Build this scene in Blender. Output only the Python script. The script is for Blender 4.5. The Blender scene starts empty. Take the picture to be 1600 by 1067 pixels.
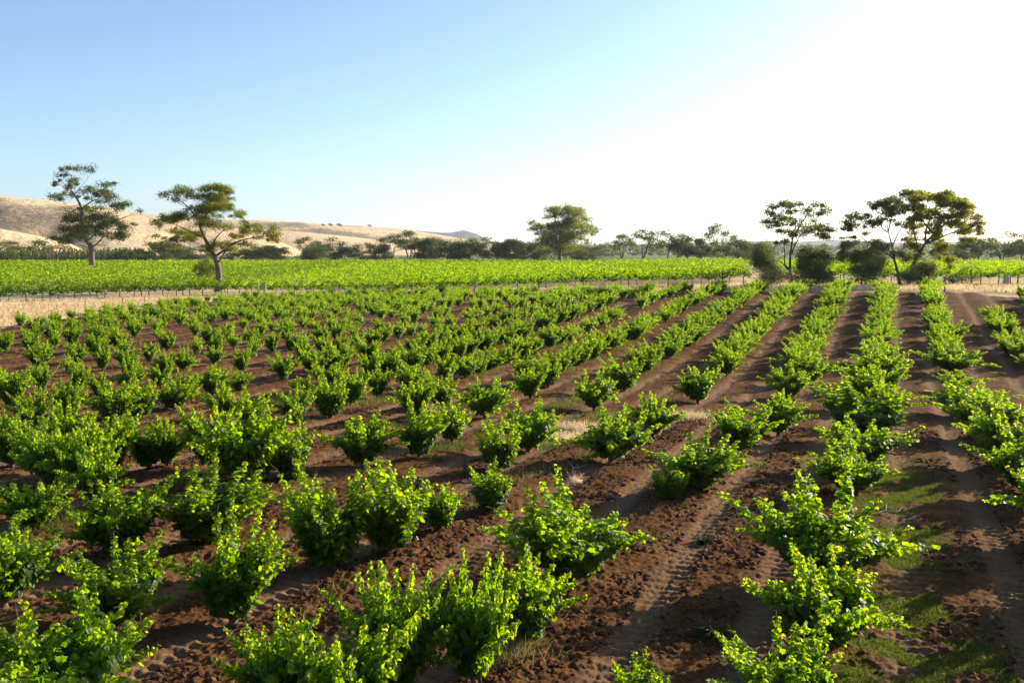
import bpy, math, random
import numpy as np
R = math.radians
random.seed(7)
rng = np.random.default_rng(11)
scene = bpy.context.scene
COL = scene.collection

# ------------------------------------------------------------------ camera, sky, sun, exposure
F = 1555.6
PITCH = math.atan((533.5 - 394.0) / F)
CAMZ = 6.0
cam = bpy.data.objects.new('camera', bpy.data.cameras.new('camera'))
COL.objects.link(cam)
cam.location = (0, 0, CAMZ)
cam.rotation_euler = (math.pi / 2 - PITCH, 0, 0)
cam.data.lens = 35.0
cam.data.sensor_width = 36.0
cam.data.clip_start = 0.2
cam.data.clip_end = 30000
scene.camera = cam

HAZE = 0.00006
SUN_AZ, SUN_EL = 55.0, 18.0        # azimuth to the right of the view axis (+Y), elevation
w = bpy.data.worlds.new('World'); scene.world = w; w.use_nodes = True
nt = w.node_tree; bg = nt.nodes['Background']
sky = nt.nodes.new('ShaderNodeTexSky'); sky.sky_type = 'NISHITA'; sky.sun_disc = False
sky.sun_elevation = R(SUN_EL); sky.sun_rotation = R(SUN_AZ)
sky.air_density = 0.72; sky.dust_density = 1.15; sky.ozone_density = 2.6; sky.altitude = 0
nt.links.new(sky.outputs[0], bg.inputs[0]); bg.inputs[1].default_value = 0.098
sun = bpy.data.objects.new('sun', bpy.data.lights.new('sun', 'SUN'))
COL.objects.link(sun)
sun.data.energy = 5.0; sun.data.angle = R(0.5); sun.data.color = (1.0, 0.87, 0.66)
sun.rotation_euler = (R(90 - SUN_EL), 0, R(-SUN_AZ + 180))
scene.view_settings.view_transform = 'Standard'; scene.view_settings.look = 'None'
scene.view_settings.exposure = 1.32; scene.view_settings.gamma = 1.0
scene.view_settings.use_curve_mapping = False
scene.cycles.max_bounces = 7; scene.cycles.diffuse_bounces = 3; scene.cycles.transmission_bounces = 4
scene.cycles.caustics_reflective = False; scene.cycles.caustics_refractive = False
scene.cycles.use_denoising = True

# ------------------------------------------------------------------ helpers
def sstep(t):
    t = np.clip(t, 0, 1); return t * t * (3 - 2 * t)

def hsh(ix, iy, s):
    n = (ix.astype(np.int64) * 374761393 + iy.astype(np.int64) * 668265263 + s * 1442695041) & 0xffffffff
    n = ((n ^ (n >> 13)) * 1274126177) & 0xffffffff
    n = n ^ (n >> 16)
    return (n & 0xffffff) / float(0xffffff)

def vnoise(x, y, s=0):
    x0 = np.floor(x); y0 = np.floor(y)
    fx = x - x0; fy = y - y0
    fx = fx * fx * (3 - 2 * fx); fy = fy * fy * (3 - 2 * fy)
    a = hsh(x0, y0, s); b = hsh(x0 + 1, y0, s); c = hsh(x0, y0 + 1, s); d = hsh(x0 + 1, y0 + 1, s)
    return (a * (1 - fx) + b * fx) * (1 - fy) + (c * (1 - fx) + d * fx) * fy

def fbm(x, y, o=4, s=0, g=0.5):
    v = 0; a = 1; t = 0
    for i in range(o):
        v = v + a * vnoise(x * 2 ** i + 17 * i, y * 2 ** i - 9 * i, s + i); t += a; a *= g
    return v / t

def G0(X, Y):
    """smooth lie of the land (camera stands 6 m above height 0)"""
    X = np.asarray(X, float); Y = np.asarray(Y, float)
    n = 0.6 * (1 - sstep((Y - 20) / 24))
    A = 0.15 + 2.2 * sstep((X + 34) / 68)
    r = A * sstep((Y - 45) / 48)
    fr = sstep((Y - 110) / 190)
    far = 1.3 + 0.6 * sstep((X - 10) / 60)
    return n + r * (1 - fr) + far * fr

def ray(px, py):
    a = (px - 800) / F; b = (533.5 - py) / F
    c, s = math.cos(PITCH), math.sin(PITCH)
    return np.array((a, c + b * s, -s + b * c))

def at(px, py):
    d = ray(px, py); t = 6.0; st = 0.25
    while t < 3000:
        p = d * t
        if CAMZ + p[2] <= float(G0(p[0], p[1])): break
        t += max(st, t * 0.004)
    return (d[0] * t, d[1] * t, float(G0(d[0] * t, d[1] * t)))

def project(P):
    P = np.asarray(P, float).reshape(-1, 3) - np.array((0, 0, CAMZ))
    c, s = math.cos(PITCH), math.sin(PITCH)
    zf = P[:, 1] * c - P[:, 2] * s; up = P[:, 1] * s + P[:, 2] * c
    return 800 + F * P[:, 0] / zf, 533.5 - F * up / zf, zf

ROW_A = R(21.0)
U = np.array((math.sin(ROW_A), math.cos(ROW_A))); W = np.array((math.cos(ROW_A), -math.sin(ROW_A)))
ROW_S, VINE_S = 3.6, 1.83
def uw(X, Y): return X * U[0] + Y * U[1], X * W[0] + Y * W[1]
def xy(u, w): return u * U[0] + w * W[0], u * U[1] + w * W[1]
_c1 = at(1330, 777); _c2 = at(1383, 462)
W0 = 0.5 * (uw(_c1[0], _c1[1])[1] + uw(_c2[0], _c2[1])[1])      # centre row

def mk_mesh(name, V, polys, mats, attrs=None, smooth=False, mat_idx=None):
    """polys: list of int arrays (n, k)"""
    me = bpy.data.meshes.new(name)
    V = np.asarray(V, np.float32)
    me.vertices.add(len(V)); me.vertices.foreach_set('co', V.ravel())
    tot = sum(p.size for p in polys); n = sum(len(p) for p in polys)
    me.loops.add(tot); me.polygons.add(n)
    me.loops.foreach_set('vertex_index', np.concatenate([p.ravel() for p in polys]).astype(np.int32))
    st = []; o = 0
    for p in polys:
        st.append(o + np.arange(len(p)) * p.shape[1]); o += p.size
    me.polygons.foreach_set('loop_start', np.concatenate(st).astype(np.int32))
    if mat_idx is not None: me.polygons.foreach_set('material_index', np.asarray(mat_idx, np.int32))
    me.polygons.foreach_set('use_smooth', np.full(n, smooth))
    me.update(calc_edges=True)
    for m in (mats if isinstance(mats, (list, tuple)) else [mats]): me.materials.append(m)
    for k, (dom, a) in (attrs or {}).items():
        at_ = me.attributes.new(k, 'FLOAT', dom); at_.data.foreach_set('value', np.asarray(a, np.float32))
    return me

def link(name, data, parent=None, loc=None):
    o = bpy.data.objects.new(name, data); COL.objects.link(o)
    if parent: o.parent = parent
    if loc is not None: o.location = loc
    return o
def tag(o, label=None, cat=None, group=None, kind=None):
    for k, v in (('label', label), ('category', cat), ('group', group), ('kind', kind)):
        if v: o[k] = v
    return o

def tubes(paths, seg=6):
    """paths: list of (points (n,3), radii (n)); returns V, F"""
    VS, FS = [], []; off = 0
    ang = np.arange(seg) * 2 * math.pi / seg
    ca, sa = np.cos(ang), np.sin(ang)
    for P, r in paths:
        P = np.asarray(P, float); r = np.asarray(r, float); n = len(P)
        T = np.gradient(P, axis=0); T /= np.linalg.norm(T, axis=1)[:, None] + 1e-9
        ref = np.tile(np.array((0.31, 0.95, 0.05)), (n, 1))
        A = np.cross(T, ref); A /= np.linalg.norm(A, axis=1)[:, None] + 1e-9
        B = np.cross(T, A)
        ring = P[:, None] + (A[:, None] * ca[None, :, None] + B[:, None] * sa[None, :, None]) * r[:, None, None]
        VS.append(ring.reshape(-1, 3))
        i = np.arange(n - 1)[:, None] * seg; j = np.arange(seg)[None]; j2 = (j + 1) % seg
        FS.append((np.stack([i + j, i + j2, i + seg + j2, i + seg + j], -1).reshape(-1, 4)) + off)
        off += n * seg
    return np.concatenate(VS), np.concatenate(FS)

def spline(pts, n=10):
    P = np.asarray(pts, float); m = len(P)
    if m < 3:
        t = np.linspace(0, 1, n)[:, None]; return P[0] * (1 - t) + P[-1] * t
    Q = np.vstack([2 * P[0] - P[1], P, 2 * P[-1] - P[-2]])
    out = []
    for k in np.linspace(0, m - 1 - 1e-6, n):
        i = int(k); t = k - i; a, b, c, d = Q[i], Q[i + 1], Q[i + 2], Q[i + 3]
        out.append(0.5 * ((2 * b) + (c - a) * t + (2 * a - 5 * b + 4 * c - d) * t * t + (3 * b - a - 3 * c + d) * t ** 3))
    return np.array(out)

def unit(v): return v / (np.linalg.norm(v, axis=-1, keepdims=True) + 1e-9)

# ------------------------------------------------------------------ materials
K = 0.80      # common reflectance scale
def mat(name):
    m = bpy.data.materials.new(name); m.use_nodes = True
    nt = m.node_tree; b = nt.nodes['Principled BSDF']
    return m, nt, b
def node(nt, t, **kw):
    n = nt.nodes.new(t)
    for k, v in kw.items(): setattr(n, k, v)
    return n
def ramp(nt, fac, stops):
    r = node(nt, 'ShaderNodeValToRGB'); e = r.color_ramp.elements
    while len(e) < len(stops): e.new(0.5)
    for i, (p, c) in enumerate(stops):
        e[i].position = p; e[i].color = (c[0] * K, c[1] * K, c[2] * K, 1)
    nt.links.new(fac, r.inputs[0]); return r.outputs[0]
def noise(nt, vec, sc, det=4, rough=0.55):
    n = node(nt, 'ShaderNodeTexNoise'); n.inputs['Scale'].default_value = sc
    n.inputs['Detail'].default_value = det; n.inputs['Roughness'].default_value = rough
    if vec is not None: nt.links.new(vec, n.inputs['Vector'])
    return n.outputs['Fac']
def attr(nt, name):
    a = node(nt, 'ShaderNodeAttribute', attribute_name=name); return a.outputs['Fac']
def mix(nt, f, a, b, mode='MIX'):
    m = node(nt, 'ShaderNodeMix', data_type='RGBA', blend_type=mode)
    for sock, v in ((m.inputs[0], f), (m.inputs[6], a), (m.inputs[7], b)):
        if hasattr(v, 'links') or hasattr(v, 'is_linked'): nt.links.new(v, sock)
        elif isinstance(v, (int, float)): sock.default_value = v
        else: sock.default_value = (*v, 1)
    return m.outputs[2]
def mth(nt, op, a, b=0.0, clamp=False):
    m = node(nt, 'ShaderNodeMath', operation=op, use_clamp=clamp)
    for s, v in ((m.inputs[0], a), (m.inputs[1], b)):
        if hasattr(v, 'is_linked'): nt.links.new(v, s)
        else: s.default_value = v
    return m.outputs[0]

def leaf_mat(name, stops, trans, tw=0.45, rough=0.45, spec=0.35):
    """leaves: glossy face over a body that lets light through"""
    m, nt, b = mat(name)
    c = ramp(nt, attr(nt, 'v'), stops)
    nt.links.new(c, b.inputs['Base Color'])
    b.inputs['Roughness'].default_value = rough; b.inputs['Specular IOR Level'].default_value = spec
    t = node(nt, 'ShaderNodeBsdfTranslucent')
    tc = ramp(nt, attr(nt, 'v'), trans)
    nt.links.new(tc, t.inputs['Color'])
    mx = node(nt, 'ShaderNodeMixShader'); mx.inputs[0].default_value = tw
    nt.links.new(b.outputs[0], mx.inputs[1]); nt.links.new(t.outputs[0], mx.inputs[2])
    nt.links.new(mx.outputs[0], nt.nodes['Material Output'].inputs[0])
    return m
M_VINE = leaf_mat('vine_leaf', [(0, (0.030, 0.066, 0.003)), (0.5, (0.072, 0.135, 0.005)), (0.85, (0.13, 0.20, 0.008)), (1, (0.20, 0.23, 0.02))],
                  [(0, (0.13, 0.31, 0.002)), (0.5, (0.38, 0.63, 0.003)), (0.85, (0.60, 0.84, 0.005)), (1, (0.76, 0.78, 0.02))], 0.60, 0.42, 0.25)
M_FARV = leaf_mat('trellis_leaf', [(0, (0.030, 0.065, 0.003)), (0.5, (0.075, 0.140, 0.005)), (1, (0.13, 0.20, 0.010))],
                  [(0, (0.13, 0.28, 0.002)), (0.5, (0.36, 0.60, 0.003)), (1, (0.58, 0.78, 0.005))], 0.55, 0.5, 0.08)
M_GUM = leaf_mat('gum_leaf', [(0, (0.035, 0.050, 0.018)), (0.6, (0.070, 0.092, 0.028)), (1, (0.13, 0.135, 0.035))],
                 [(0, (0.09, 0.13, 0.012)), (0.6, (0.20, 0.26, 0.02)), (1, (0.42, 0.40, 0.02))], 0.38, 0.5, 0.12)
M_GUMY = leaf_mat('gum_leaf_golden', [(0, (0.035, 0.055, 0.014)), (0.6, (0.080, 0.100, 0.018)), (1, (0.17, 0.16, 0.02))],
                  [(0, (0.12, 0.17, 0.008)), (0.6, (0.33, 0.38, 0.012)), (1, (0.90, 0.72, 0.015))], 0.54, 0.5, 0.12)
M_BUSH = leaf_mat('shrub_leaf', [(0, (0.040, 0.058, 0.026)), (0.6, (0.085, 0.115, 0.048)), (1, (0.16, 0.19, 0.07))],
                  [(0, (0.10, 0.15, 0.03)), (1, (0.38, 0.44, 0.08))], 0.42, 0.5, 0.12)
M_DRY = leaf_mat('dry_grass_blade', [(0, (0.54, 0.37, 0.19)), (0.5, (0.76, 0.59, 0.35)), (1, (0.92, 0.77, 0.50))],
                 [(0, (0.66, 0.46, 0.22)), (1, (0.95, 0.78, 0.50))], 0.4, 0.7, 0.2)
M_WEED = leaf_mat('weed_blade', [(0, (0.06, 0.10, 0.02)), (0.5, (0.12, 0.16, 0.035)), (1, (0.30, 0.26, 0.12))],
                  [(0, (0.15, 0.28, 0.02)), (0.5, (0.28, 0.36, 0.04)), (1, (0.5, 0.42, 0.18))], 0.4, 0.6, 0.2)
M_TURF = leaf_mat('turf_blade', [(0, (0.03, 0.055, 0.008)), (0.5, (0.07, 0.095, 0.014)), (1, (0.20, 0.17, 0.06))],
                  [(0, (0.10, 0.18, 0.008)), (0.5, (0.26, 0.34, 0.02)), (1, (0.48, 0.44, 0.12))], 0.35, 0.6, 0.2)
M_LITTER = leaf_mat('fallen_leaf', [(0, (0.25, 0.07, 0.015)), (0.6, (0.42, 0.14, 0.03)), (1, (0.5, 0.32, 0.12))],
                    [(0, (0.4, 0.1, 0.02)), (1, (0.6, 0.35, 0.1))], 0.2, 0.7, 0.2)

def bark_mat(name, c0, c1, sc=6):
    m, nt, b = mat(name)
    tc = node(nt, 'ShaderNodeTexCoord'); mp = node(nt, 'ShaderNodeMapping')
    mp.inputs['Scale'].default_value = (1, 1, 0.25); nt.links.new(tc.outputs['Object'], mp.inputs[0])
    n = noise(nt, mp.outputs[0], sc, 6, 0.65)
    nt.links.new(ramp(nt, n, [(0.3, c0), (0.7, c1)]), b.inputs['Base Color'])
    b.inputs['Roughness'].default_value = 0.9
    bp = node(nt, 'ShaderNodeBump'); bp.inputs['Strength'].default_value = 0.8; bp.inputs['Distance'].default_value = 0.05
    nt.links.new(n, bp.inputs['Height']); nt.links.new(bp.outputs[0], b.inputs['Normal'])
    return m
M_BARK = bark_mat('gum_bark', (0.07, 0.05, 0.038), (0.21, 0.16, 0.125), 3)
M_BARKD = bark_mat('dark_bark', (0.05, 0.038, 0.03), (0.14, 0.10, 0.08), 4)
M_WOODV = bark_mat('vine_wood', (0.06, 0.04, 0.03), (0.20, 0.15, 0.11), 22)
M_CANE = bark_mat('green_cane', (0.16, 0.17, 0.05), (0.26, 0.20, 0.08), 20)
M_POST = bark_mat('weathered_timber', (0.13, 0.10, 0.08), (0.34, 0.29, 0.24), 12)
M_STEEL = bark_mat('rusty_steel', (0.10, 0.07, 0.05), (0.22, 0.16, 0.12), 30)
M_DEAD = bark_mat('bleached_wood', (0.30, 0.24, 0.19), (0.55, 0.48, 0.40), 25)
M_ROCK = bark_mat('pale_stone', (0.20, 0.13, 0.09), (0.42, 0.32, 0.24), 25)

# ------------------------------------------------------------------ field layout
def curve_az(pts):
    P = [at(*p) for p in pts]
    az = np.array([math.atan2(p[0], p[1]) for p in P]); r = np.array([math.hypot(p[0], p[1]) for p in P])
    o = np.argsort(az); return az[o], r[o]
BA, BR = curve_az([(-160, 531), (0, 511), (100, 497), (240, 481), (400, 466), (560, 461), (800, 459), (1000, 459), (1180, 457), (1300, 456), (1440, 456), (1500, 458), (1600, 464), (1760, 476)])
def R_block(az): return np.interp(az, BA, BR)
# front row of the trellised vineyard (left field) and of the one on the right
LF = [at(-120, 480), at(0, 475), at(343, 463), at(800, 456.5), at(1100, 449), at(1172, 446)]
LFA = np.array([math.atan2(p[0], p[1]) for p in LF]); LFR = np.array([math.hypot(p[0], p[1]) for p in LF])
RFP = [at(1262, 443), at(1600, 447), at(1760, 449)]

def zones(X, Y):
    az = np.arctan2(X, Y); r = np.hypot(X, Y)
    u, w_ = uw(X, Y)
    wob = (fbm(u * 0.12, w_ * 0.0 + 3, 2, 5) - 0.5) * 0.5
    k = (w_ - W0 + wob * 0.3) / ROW_S
    d = np.abs(k - np.round(k)) * ROW_S
    edge = (fbm(X * 0.35, Y * 0.35, 3, 9) - 0.5) * 5
    inside = sstep((R_block(az) + edge - r) / 1.5)
    rut = np.exp(-((d - 1.05 - wob * 0.35) / 0.27) ** 2) * (0.6 + 0.8 * fbm(u * 0.25, k, 3, 31)) * inside
    return az, r, u, w_, k, d, inside, np.clip(rut, 0, 1)

def turf_mask(X, Y):
    """moss-green turf beside the centre row, near end"""
    u, w_ = uw(X, Y); q = w_ - W0
    m = sstep((q + 0.1) / 0.5) * (1 - sstep((q - 1.4 - 0.9 * (1 - sstep((u - 13) / 5))) / 0.8)) * (1 - sstep((u - 24) / 5))
    return m * sstep((fbm(X * 1.6, Y * 1.6, 5, 77, 0.62) - 0.43) / 0.14)

# ---- ground: one sheet from under the camera to the horizon
def axis_r():
    r = [0.0, 2.0, 4.0, 6.0, 8.0]
    while r[-1] < 9000:
        x = r[-1]
        if x < 10: dr = 0.08
        elif x < 125: dr = max(0.028, x * x / (996 * 5.4) * 0.75)
        else: dr = x * 0.02
        r.append(x + dr)
    return np.array(r)
rr = axis_r()
az_f = np.arange(-0.545, 0.545, 0.00155)
az_c = np.linspace(0.56, 2 * math.pi - 0.56, 60)
aa = np.concatenate([az_f, az_c])
AZ, RR = np.meshgrid(aa, rr)
GX = RR * np.sin(AZ); GY = RR * np.cos(AZ)
az, r_, u_, w_, k_, d_, ins, rut = zones(GX, GY)
az = np.arctan2(GX, GY)
turf = turf_mask(GX, GY) * ins
near = 1 - sstep((r_ - 60) / 60)
clod = fbm(GX * 7.5, GY * 7.5, 4, 21, 0.62)
clod = np.abs(clod - 0.5) * 2
fine = fbm(GX * 17, GY * 17, 2, 25, 0.6)
big = fbm(GX * 0.9, GY * 0.9, 3, 40)
rough = fbm(GX * 0.45, GY * 0.45, 2, 60)
H = G0(GX, GY)
till = ins * (1 - 0.75 * rut) * (1 - 0.75 * turf)
lump = sstep((fbm(GX * 4.6, GY * 4.6, 3, 91, 0.55) - 0.5) / 0.22)
H += till * ((clod * 0.07 * (0.55 + rough) + lump * 0.022 * (0.5 + rough) + fine * 0.035) + 0.02)
H += ins * rut * (fine - .5) * 0.03 + ins * rut * (fbm(w_ * 9, u_ * .8, 3, 55) - .5) * 0.05
H += ins * 0.07 * np.exp(-(d_ / 0.6) ** 2)                     # banked earth under the vines
H -= rut * 0.03
H += rut * 0.022 * np.sin(u_ * 2 * math.pi / 0.26 + 2.0 * np.sign(d_ - 1.05) * (d_ - 1.05) / 0.2) * near
H += (big - 0.5) * 0.05 * ins
H += (1 - ins) * (fbm(GX * 0.3, GY * 0.3, 3, 13) - 0.5) * 0.25 * (r_ < 400)
nR, nA = AZ.shape
V = np.stack([GX, GY, H], -1).reshape(-1, 3)
i = np.arange(nR - 1)[:, None] * nA; j = np.arange(nA)[None]; j2 = (j + 1) % nA
Fq = np.stack([i + j, i + nA + j, i + nA + j2, i + j2], -1).reshape(-1, 4)

m, nt, b = mat('soil_and_grass_ground')
geo = node(nt, 'ShaderNodeNewGeometry'); pos = geo.outputs['Position']
n1 = noise(nt, pos, 1.3, 5); n2 = noise(nt, pos, 14, 6, 0.7); n3 = noise(nt, pos, 0.22, 3); n4 = noise(nt, pos, 55, 4, 0.7)
soil = ramp(nt, mth(nt, 'ADD', mth(nt, 'MULTIPLY', n1, 0.5), mth(nt, 'MULTIPLY', n2, 0.5)),
            [(0.34, (0.036, 0.018, 0.009)), (0.48, (0.105, 0.049, 0.019)), (0.60, (0.195, 0.096, 0.040)), (0.74, (0.33, 0.185, 0.088))])
rutc = ramp(nt, n2, [(0.3, (0.18, 0.105, 0.055)), (0.7, (0.35, 0.225, 0.135))])
rm = mth(nt, 'MULTIPLY', attr(nt, 'rut'), 0.8)
c = mix(nt, rm, soil, rutc)
pale = mth(nt, 'MULTIPLY', mth(nt, 'SUBTRACT', n3, 0.42), 2.2, True)
c = mix(nt, mth(nt, 'MULTIPLY', pale, 0.35), c, (0.17, 0.090, 0.042))
stone = mth(nt, 'GREATER_THAN', n4, 0.70)
c = mix(nt, mth(nt, 'MULTIPLY', stone, 0.7), c, (0.42, 0.32, 0.23))
gr = ramp(nt, mth(nt, 'ADD', mth(nt, 'MULTIPLY', n1, 0.5), mth(nt, 'MULTIPLY', n2, 0.5)), [(0.35, (0.05, 0.07, 0.018)), (0.65, (0.11, 0.13, 0.03))])
c = mix(nt, mth(nt, 'MULTIPLY', attr(nt, 'turf'), 0.8), c, gr)
dry = ramp(nt, mth(nt, 'ADD', mth(nt, 'MULTIPLY', n1, 0.5), mth(nt, 'MULTIPLY', n2, 0.5)), [(0.35, (0.50, 0.36, 0.20)), (0.65, (0.82, 0.65, 0.41))])
c = mix(nt, attr(nt, 'dry'), c, dry)
fg = ramp(nt, noise(nt, pos, 0.02, 3), [(0.4, (0.10, 0.17, 0.04)), (0.6, (0.26, 0.27, 0.10))])
c = mix(nt, attr(nt, 'farf'), c, fg)
nt.links.new(c, b.inputs['Base Color']); b.inputs['Roughness'].default_value = 0.95; b.inputs['Specular IOR Level'].default_value = 0.02
bp = node(nt, 'ShaderNodeBump'); bp.inputs['Strength'].default_value = 0.9; bp.inputs['Distance'].default_value = 0.03
nt.links.new(mth(nt, 'ADD', n2, mth(nt, 'MULTIPLY', n4, 0.5)), bp.inputs['Height']); nt.links.new(bp.outputs[0], b.inputs['Normal'])
head = np.exp(-((r_ - R_block(az) - 2.2) / 1.6) ** 2)            # bare headland track
dryv = (1 - ins) * (1 - 0.75 * head * (az > -0.28)) * (1 - 0.55 * sstep((az + 0.22) / .1) * (1 - sstep((az - .20) / .04)) * (r_ < 420))
me = mk_mesh('ground', V, [Fq], m, {'rut': ('POINT', np.maximum(rut, head * 0.6).ravel()), 'turf': ('POINT', turf.ravel()),
             'dry': ('POINT', dryv.ravel()), 'farf': ('POINT', sstep((r_ - 420) / 60).ravel())}, smooth=True)
tag(link('ground', me), kind='structure')

def GH(X, Y):
    """ground height without clods"""
    X = np.asarray(X, float); Y = np.asarray(Y, float)
    az, r, u, w_, k, d, ins, rut = zones(X, Y)
    return G0(X, Y) + ins * (0.07 * np.exp(-(d / 0.6) ** 2) + (fbm(X * 0.9, Y * 0.9, 3, 40) - 0.5) * 0.05 + 0.02) - rut * 0.03

# ------------------------------------------------------------------ hills
def hill_mesh(name, sky_px, D, wf, wb, m, rough=0.06, seed=0, gul=0.0, n_a=260, n_r=60, painted_shade=None):
    """a ridge at distance D whose crest stands where the photo's skyline is; falls over wf metres to the front, wb to the back"""
    px = np.array([p[0] for p in sky_px], float); py = np.array([p[1] for p in sky_px], float)
    a_px = np.linspace(px[0], px[-1], n_a)
    c, s = math.cos(PITCH), math.sin(PITCH)
    yy = np.interp(a_px, px, py)
    ta = (a_px - 800) / F; tb = (533.5 - yy) / F
    fy = c + tb * s; slope = (-s + tb * c) / fy; lat = ta / fy
    Hc = CAMZ + slope * D
    t = np.linspace(-1, 1, n_r)
    Yd = D + np.where(t < 0, t * wf, t * wb)
    prof = np.where(t < 0, 0.5 + 0.5 * np.cos(math.pi * np.clip(-t, 0, 1) ** 0.85), 0.5 + 0.5 * np.cos(math.pi * t))
    X = lat[None] * Yd[:, None]; Y = np.repeat(Yd[:, None], n_a, 1)
    h = prof[:, None] * (Hc[None] + 4)
    nn = fbm(X / 130, Y / 260, 5, seed, 0.5) - 0.5
    gl = np.abs(fbm(X / 90 + Y / 400, Y / 700, 3, seed + 7) - 0.5) * 2
    k = np.sin(math.pi * np.clip(prof, 0, 1))[:, None] * np.maximum(Hc[None], 8)
    h = h + nn * k * rough * 6 - (1 - sstep(gl / 0.35)) * gul * k - 3
    V = np.stack([X, Y, h], -1).reshape(-1, 3)
    i = np.arange(n_r - 1)[:, None] * n_a; j = np.arange(n_a - 1)[None]
    Fq = np.stack([i + j, i + j + 1, i + n_a + j + 1, i + n_a + j], -1).reshape(-1, 4)
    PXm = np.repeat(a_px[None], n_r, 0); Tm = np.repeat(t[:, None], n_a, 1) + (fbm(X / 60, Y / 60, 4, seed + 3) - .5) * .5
    sc = np.zeros_like(PXm) if painted_shade is None else painted_shade(PXm, Tm)  # mask for hillside shade painted into the slope colour
    return tag(link(name, mk_mesh(name, V, [Fq], m, {'painted_shade': ('POINT', sc.ravel())}, smooth=True)), kind='structure')

def hill_mat(name, c0, c1, c2, sc=1.0):
    m, nt, b = mat(name)
    geo = node(nt, 'ShaderNodeNewGeometry'); pos = geo.outputs['Position']
    a = noise(nt, pos, 0.006 * sc, 6, 0.6); bn = noise(nt, pos, 0.09 * sc, 5, 0.7)
    f = mth(nt, 'ADD', mth(nt, 'MULTIPLY', a, 0.6), mth(nt, 'MULTIPLY', bn, 0.4))
    nt.links.new(mix(nt, attr(nt, 'painted_shade'), ramp(nt, f, [(0.36, c0), (0.50, c1), (0.62, c2)]), ramp(nt, bn, [(.35, (.10, .075, .045)), (.65, (.34, .24, .14))])), b.inputs['Base Color'])  # darker tones mixed in where the slope's shade is painted
    b.inputs['Roughness'].default_value = 1.0; b.inputs['Specular IOR Level'].default_value = 0.05
    bp = node(nt, 'ShaderNodeBump'); bp.inputs['Strength'].default_value = 1.0; bp.inputs['Distance'].default_value = 6.0
    nt.links.new(bn, bp.inputs['Height']); nt.links.new(bp.outputs[0], b.inputs['Normal'])
    return m
MH1 = hill_mat('dry_hill_grass', (0.50, 0.35, 0.18), (0.78, 0.57, 0.32), (0.94, 0.73, 0.44))
MH2 = hill_mat('scrubby_hill', (0.18, 0.13, 0.07), (0.50, 0.35, 0.17), (0.80, 0.56, 0.29), 1.6)
MH3 = hill_mat('wooded_range', (0.05, 0.065, 0.06), (0.08, 0.095, 0.08), (0.13, 0.13, 0.10), 1.0)
hill_mesh('hills', [(-260, 300), (0, 307), (90, 316), (150, 324), (215, 334), (280, 343), (340, 352), (420, 372), (480, 397)], 1500, 620, 500, MH1, 0.05, 3, 0.10, painted_shade=lambda p, t: np.clip(1.25 - ((p - 30) / 135) ** 2, 0, 1) * sstep((t + .95) / .2) * sstep((-t - .12) / .2) * .85)  # shaded gully side at left, put into the colour
hill_mesh('hills', [(-260, 340), (-60, 352), (0, 359), (60, 370), (110, 383), (150, 400)], 1080, 240, 200, MH1, 0.02, 5, 0.0)
hill_mesh('hills', [(120, 402), (200, 372), (260, 352), (330, 356), (400, 358), (470, 363), (540, 370), (600, 377), (660, 388), (720, 404)], 1750, 520, 400, MH1, 0.025, 9, 0.0)
hill_mesh('hills', [(200, 345), (400, 345), (470, 348), (540, 355), (600, 361), (680, 372), (745, 380), (800, 404)], 2300, 500, 500, MH1, 0.03, 14, 0.03, painted_shade=lambda p, t: sstep((t + .75) / .1) * sstep((-t - .14) / .1) * .8)  # shaded band below the crest, painted as darker colour
hill_mesh('hills', [(420, 350), (560, 353), (620, 357), (690, 368), (745, 377), (800, 388), (860, 404)], 2900, 500, 500, MH1, 0.02, 22, 0.0)
hill_mesh('distant_range', [(600, 380), (650, 361), (690, 364), (705, 364), (725, 360), (745, 366), (770, 379), (850, 381), (950, 383), (1040, 381), (1120, 379), (1200, 377), (1250, 378), (1300, 375), (1330, 377), (1420, 380), (1500, 378), (1560, 381), (1650, 378), (1800, 380)], 5200, 1200, 900, MH3, 0.02, 31, 0.02)

# ------------------------------------------------------------------ leaves
LO = np.array([(0, 0), (0.30, -0.10), (0.46, 0.16), (0.36, 0.40), (0.40, 0.66), (0.20, 0.72), (0, 1.0),
               (-0.20, 0.72), (-0.40, 0.66), (-0.36, 0.40), (-0.46, 0.16), (-0.30, -0.10)])
def lobed_leaves(P, N, T, S, curl=0.18):
    """lobed leaf blades folded along the midrib. P base points, N normals, T tip directions, S sizes"""
    n = len(P); T = unit(T - (T * N).sum(-1, keepdims=True) * N); B = np.cross(N, T)
    V = (P[:, None] + (B[:, None] * LO[None, :, 0, None] + T[:, None] * LO[None, :, 1, None]) * S[:, None, None]
         - N[:, None] * (np.abs(LO[None, :, 0, None]) * curl * 1.2 + (LO[None, :, 1, None] ** 2) * curl) * S[:, None, None])
    o = np.arange(n)[:, None] * 12
    F1 = o + np.array([0, 1, 2, 3, 4, 5, 6])[None]; F2 = o + np.array([0, 6, 7, 8, 9, 10, 11])[None]
    return V.reshape(-1, 3), np.stack([F1, F2], 1).reshape(-1, 7)
def quad_leaves(P, N, T, S, asp=0.5):
    n = len(P); T = unit(T - (T * N).sum(-1, keepdims=True) * N); B = np.cross(N, T)
    q = np.array([(0, 0), (0.5, 0.45), (0, 1), (-0.5, 0.45)])
    V = P[:, None] + (B[:, None] * q[None, :, 0, None] * asp + T[:, None] * q[None, :, 1, None]) * S[:, None, None]
    return V.reshape(-1, 3), np.arange(n * 4).reshape(-1, 4)
def rdir(n): return unit(rng.normal(size=(n, 3)))

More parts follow.
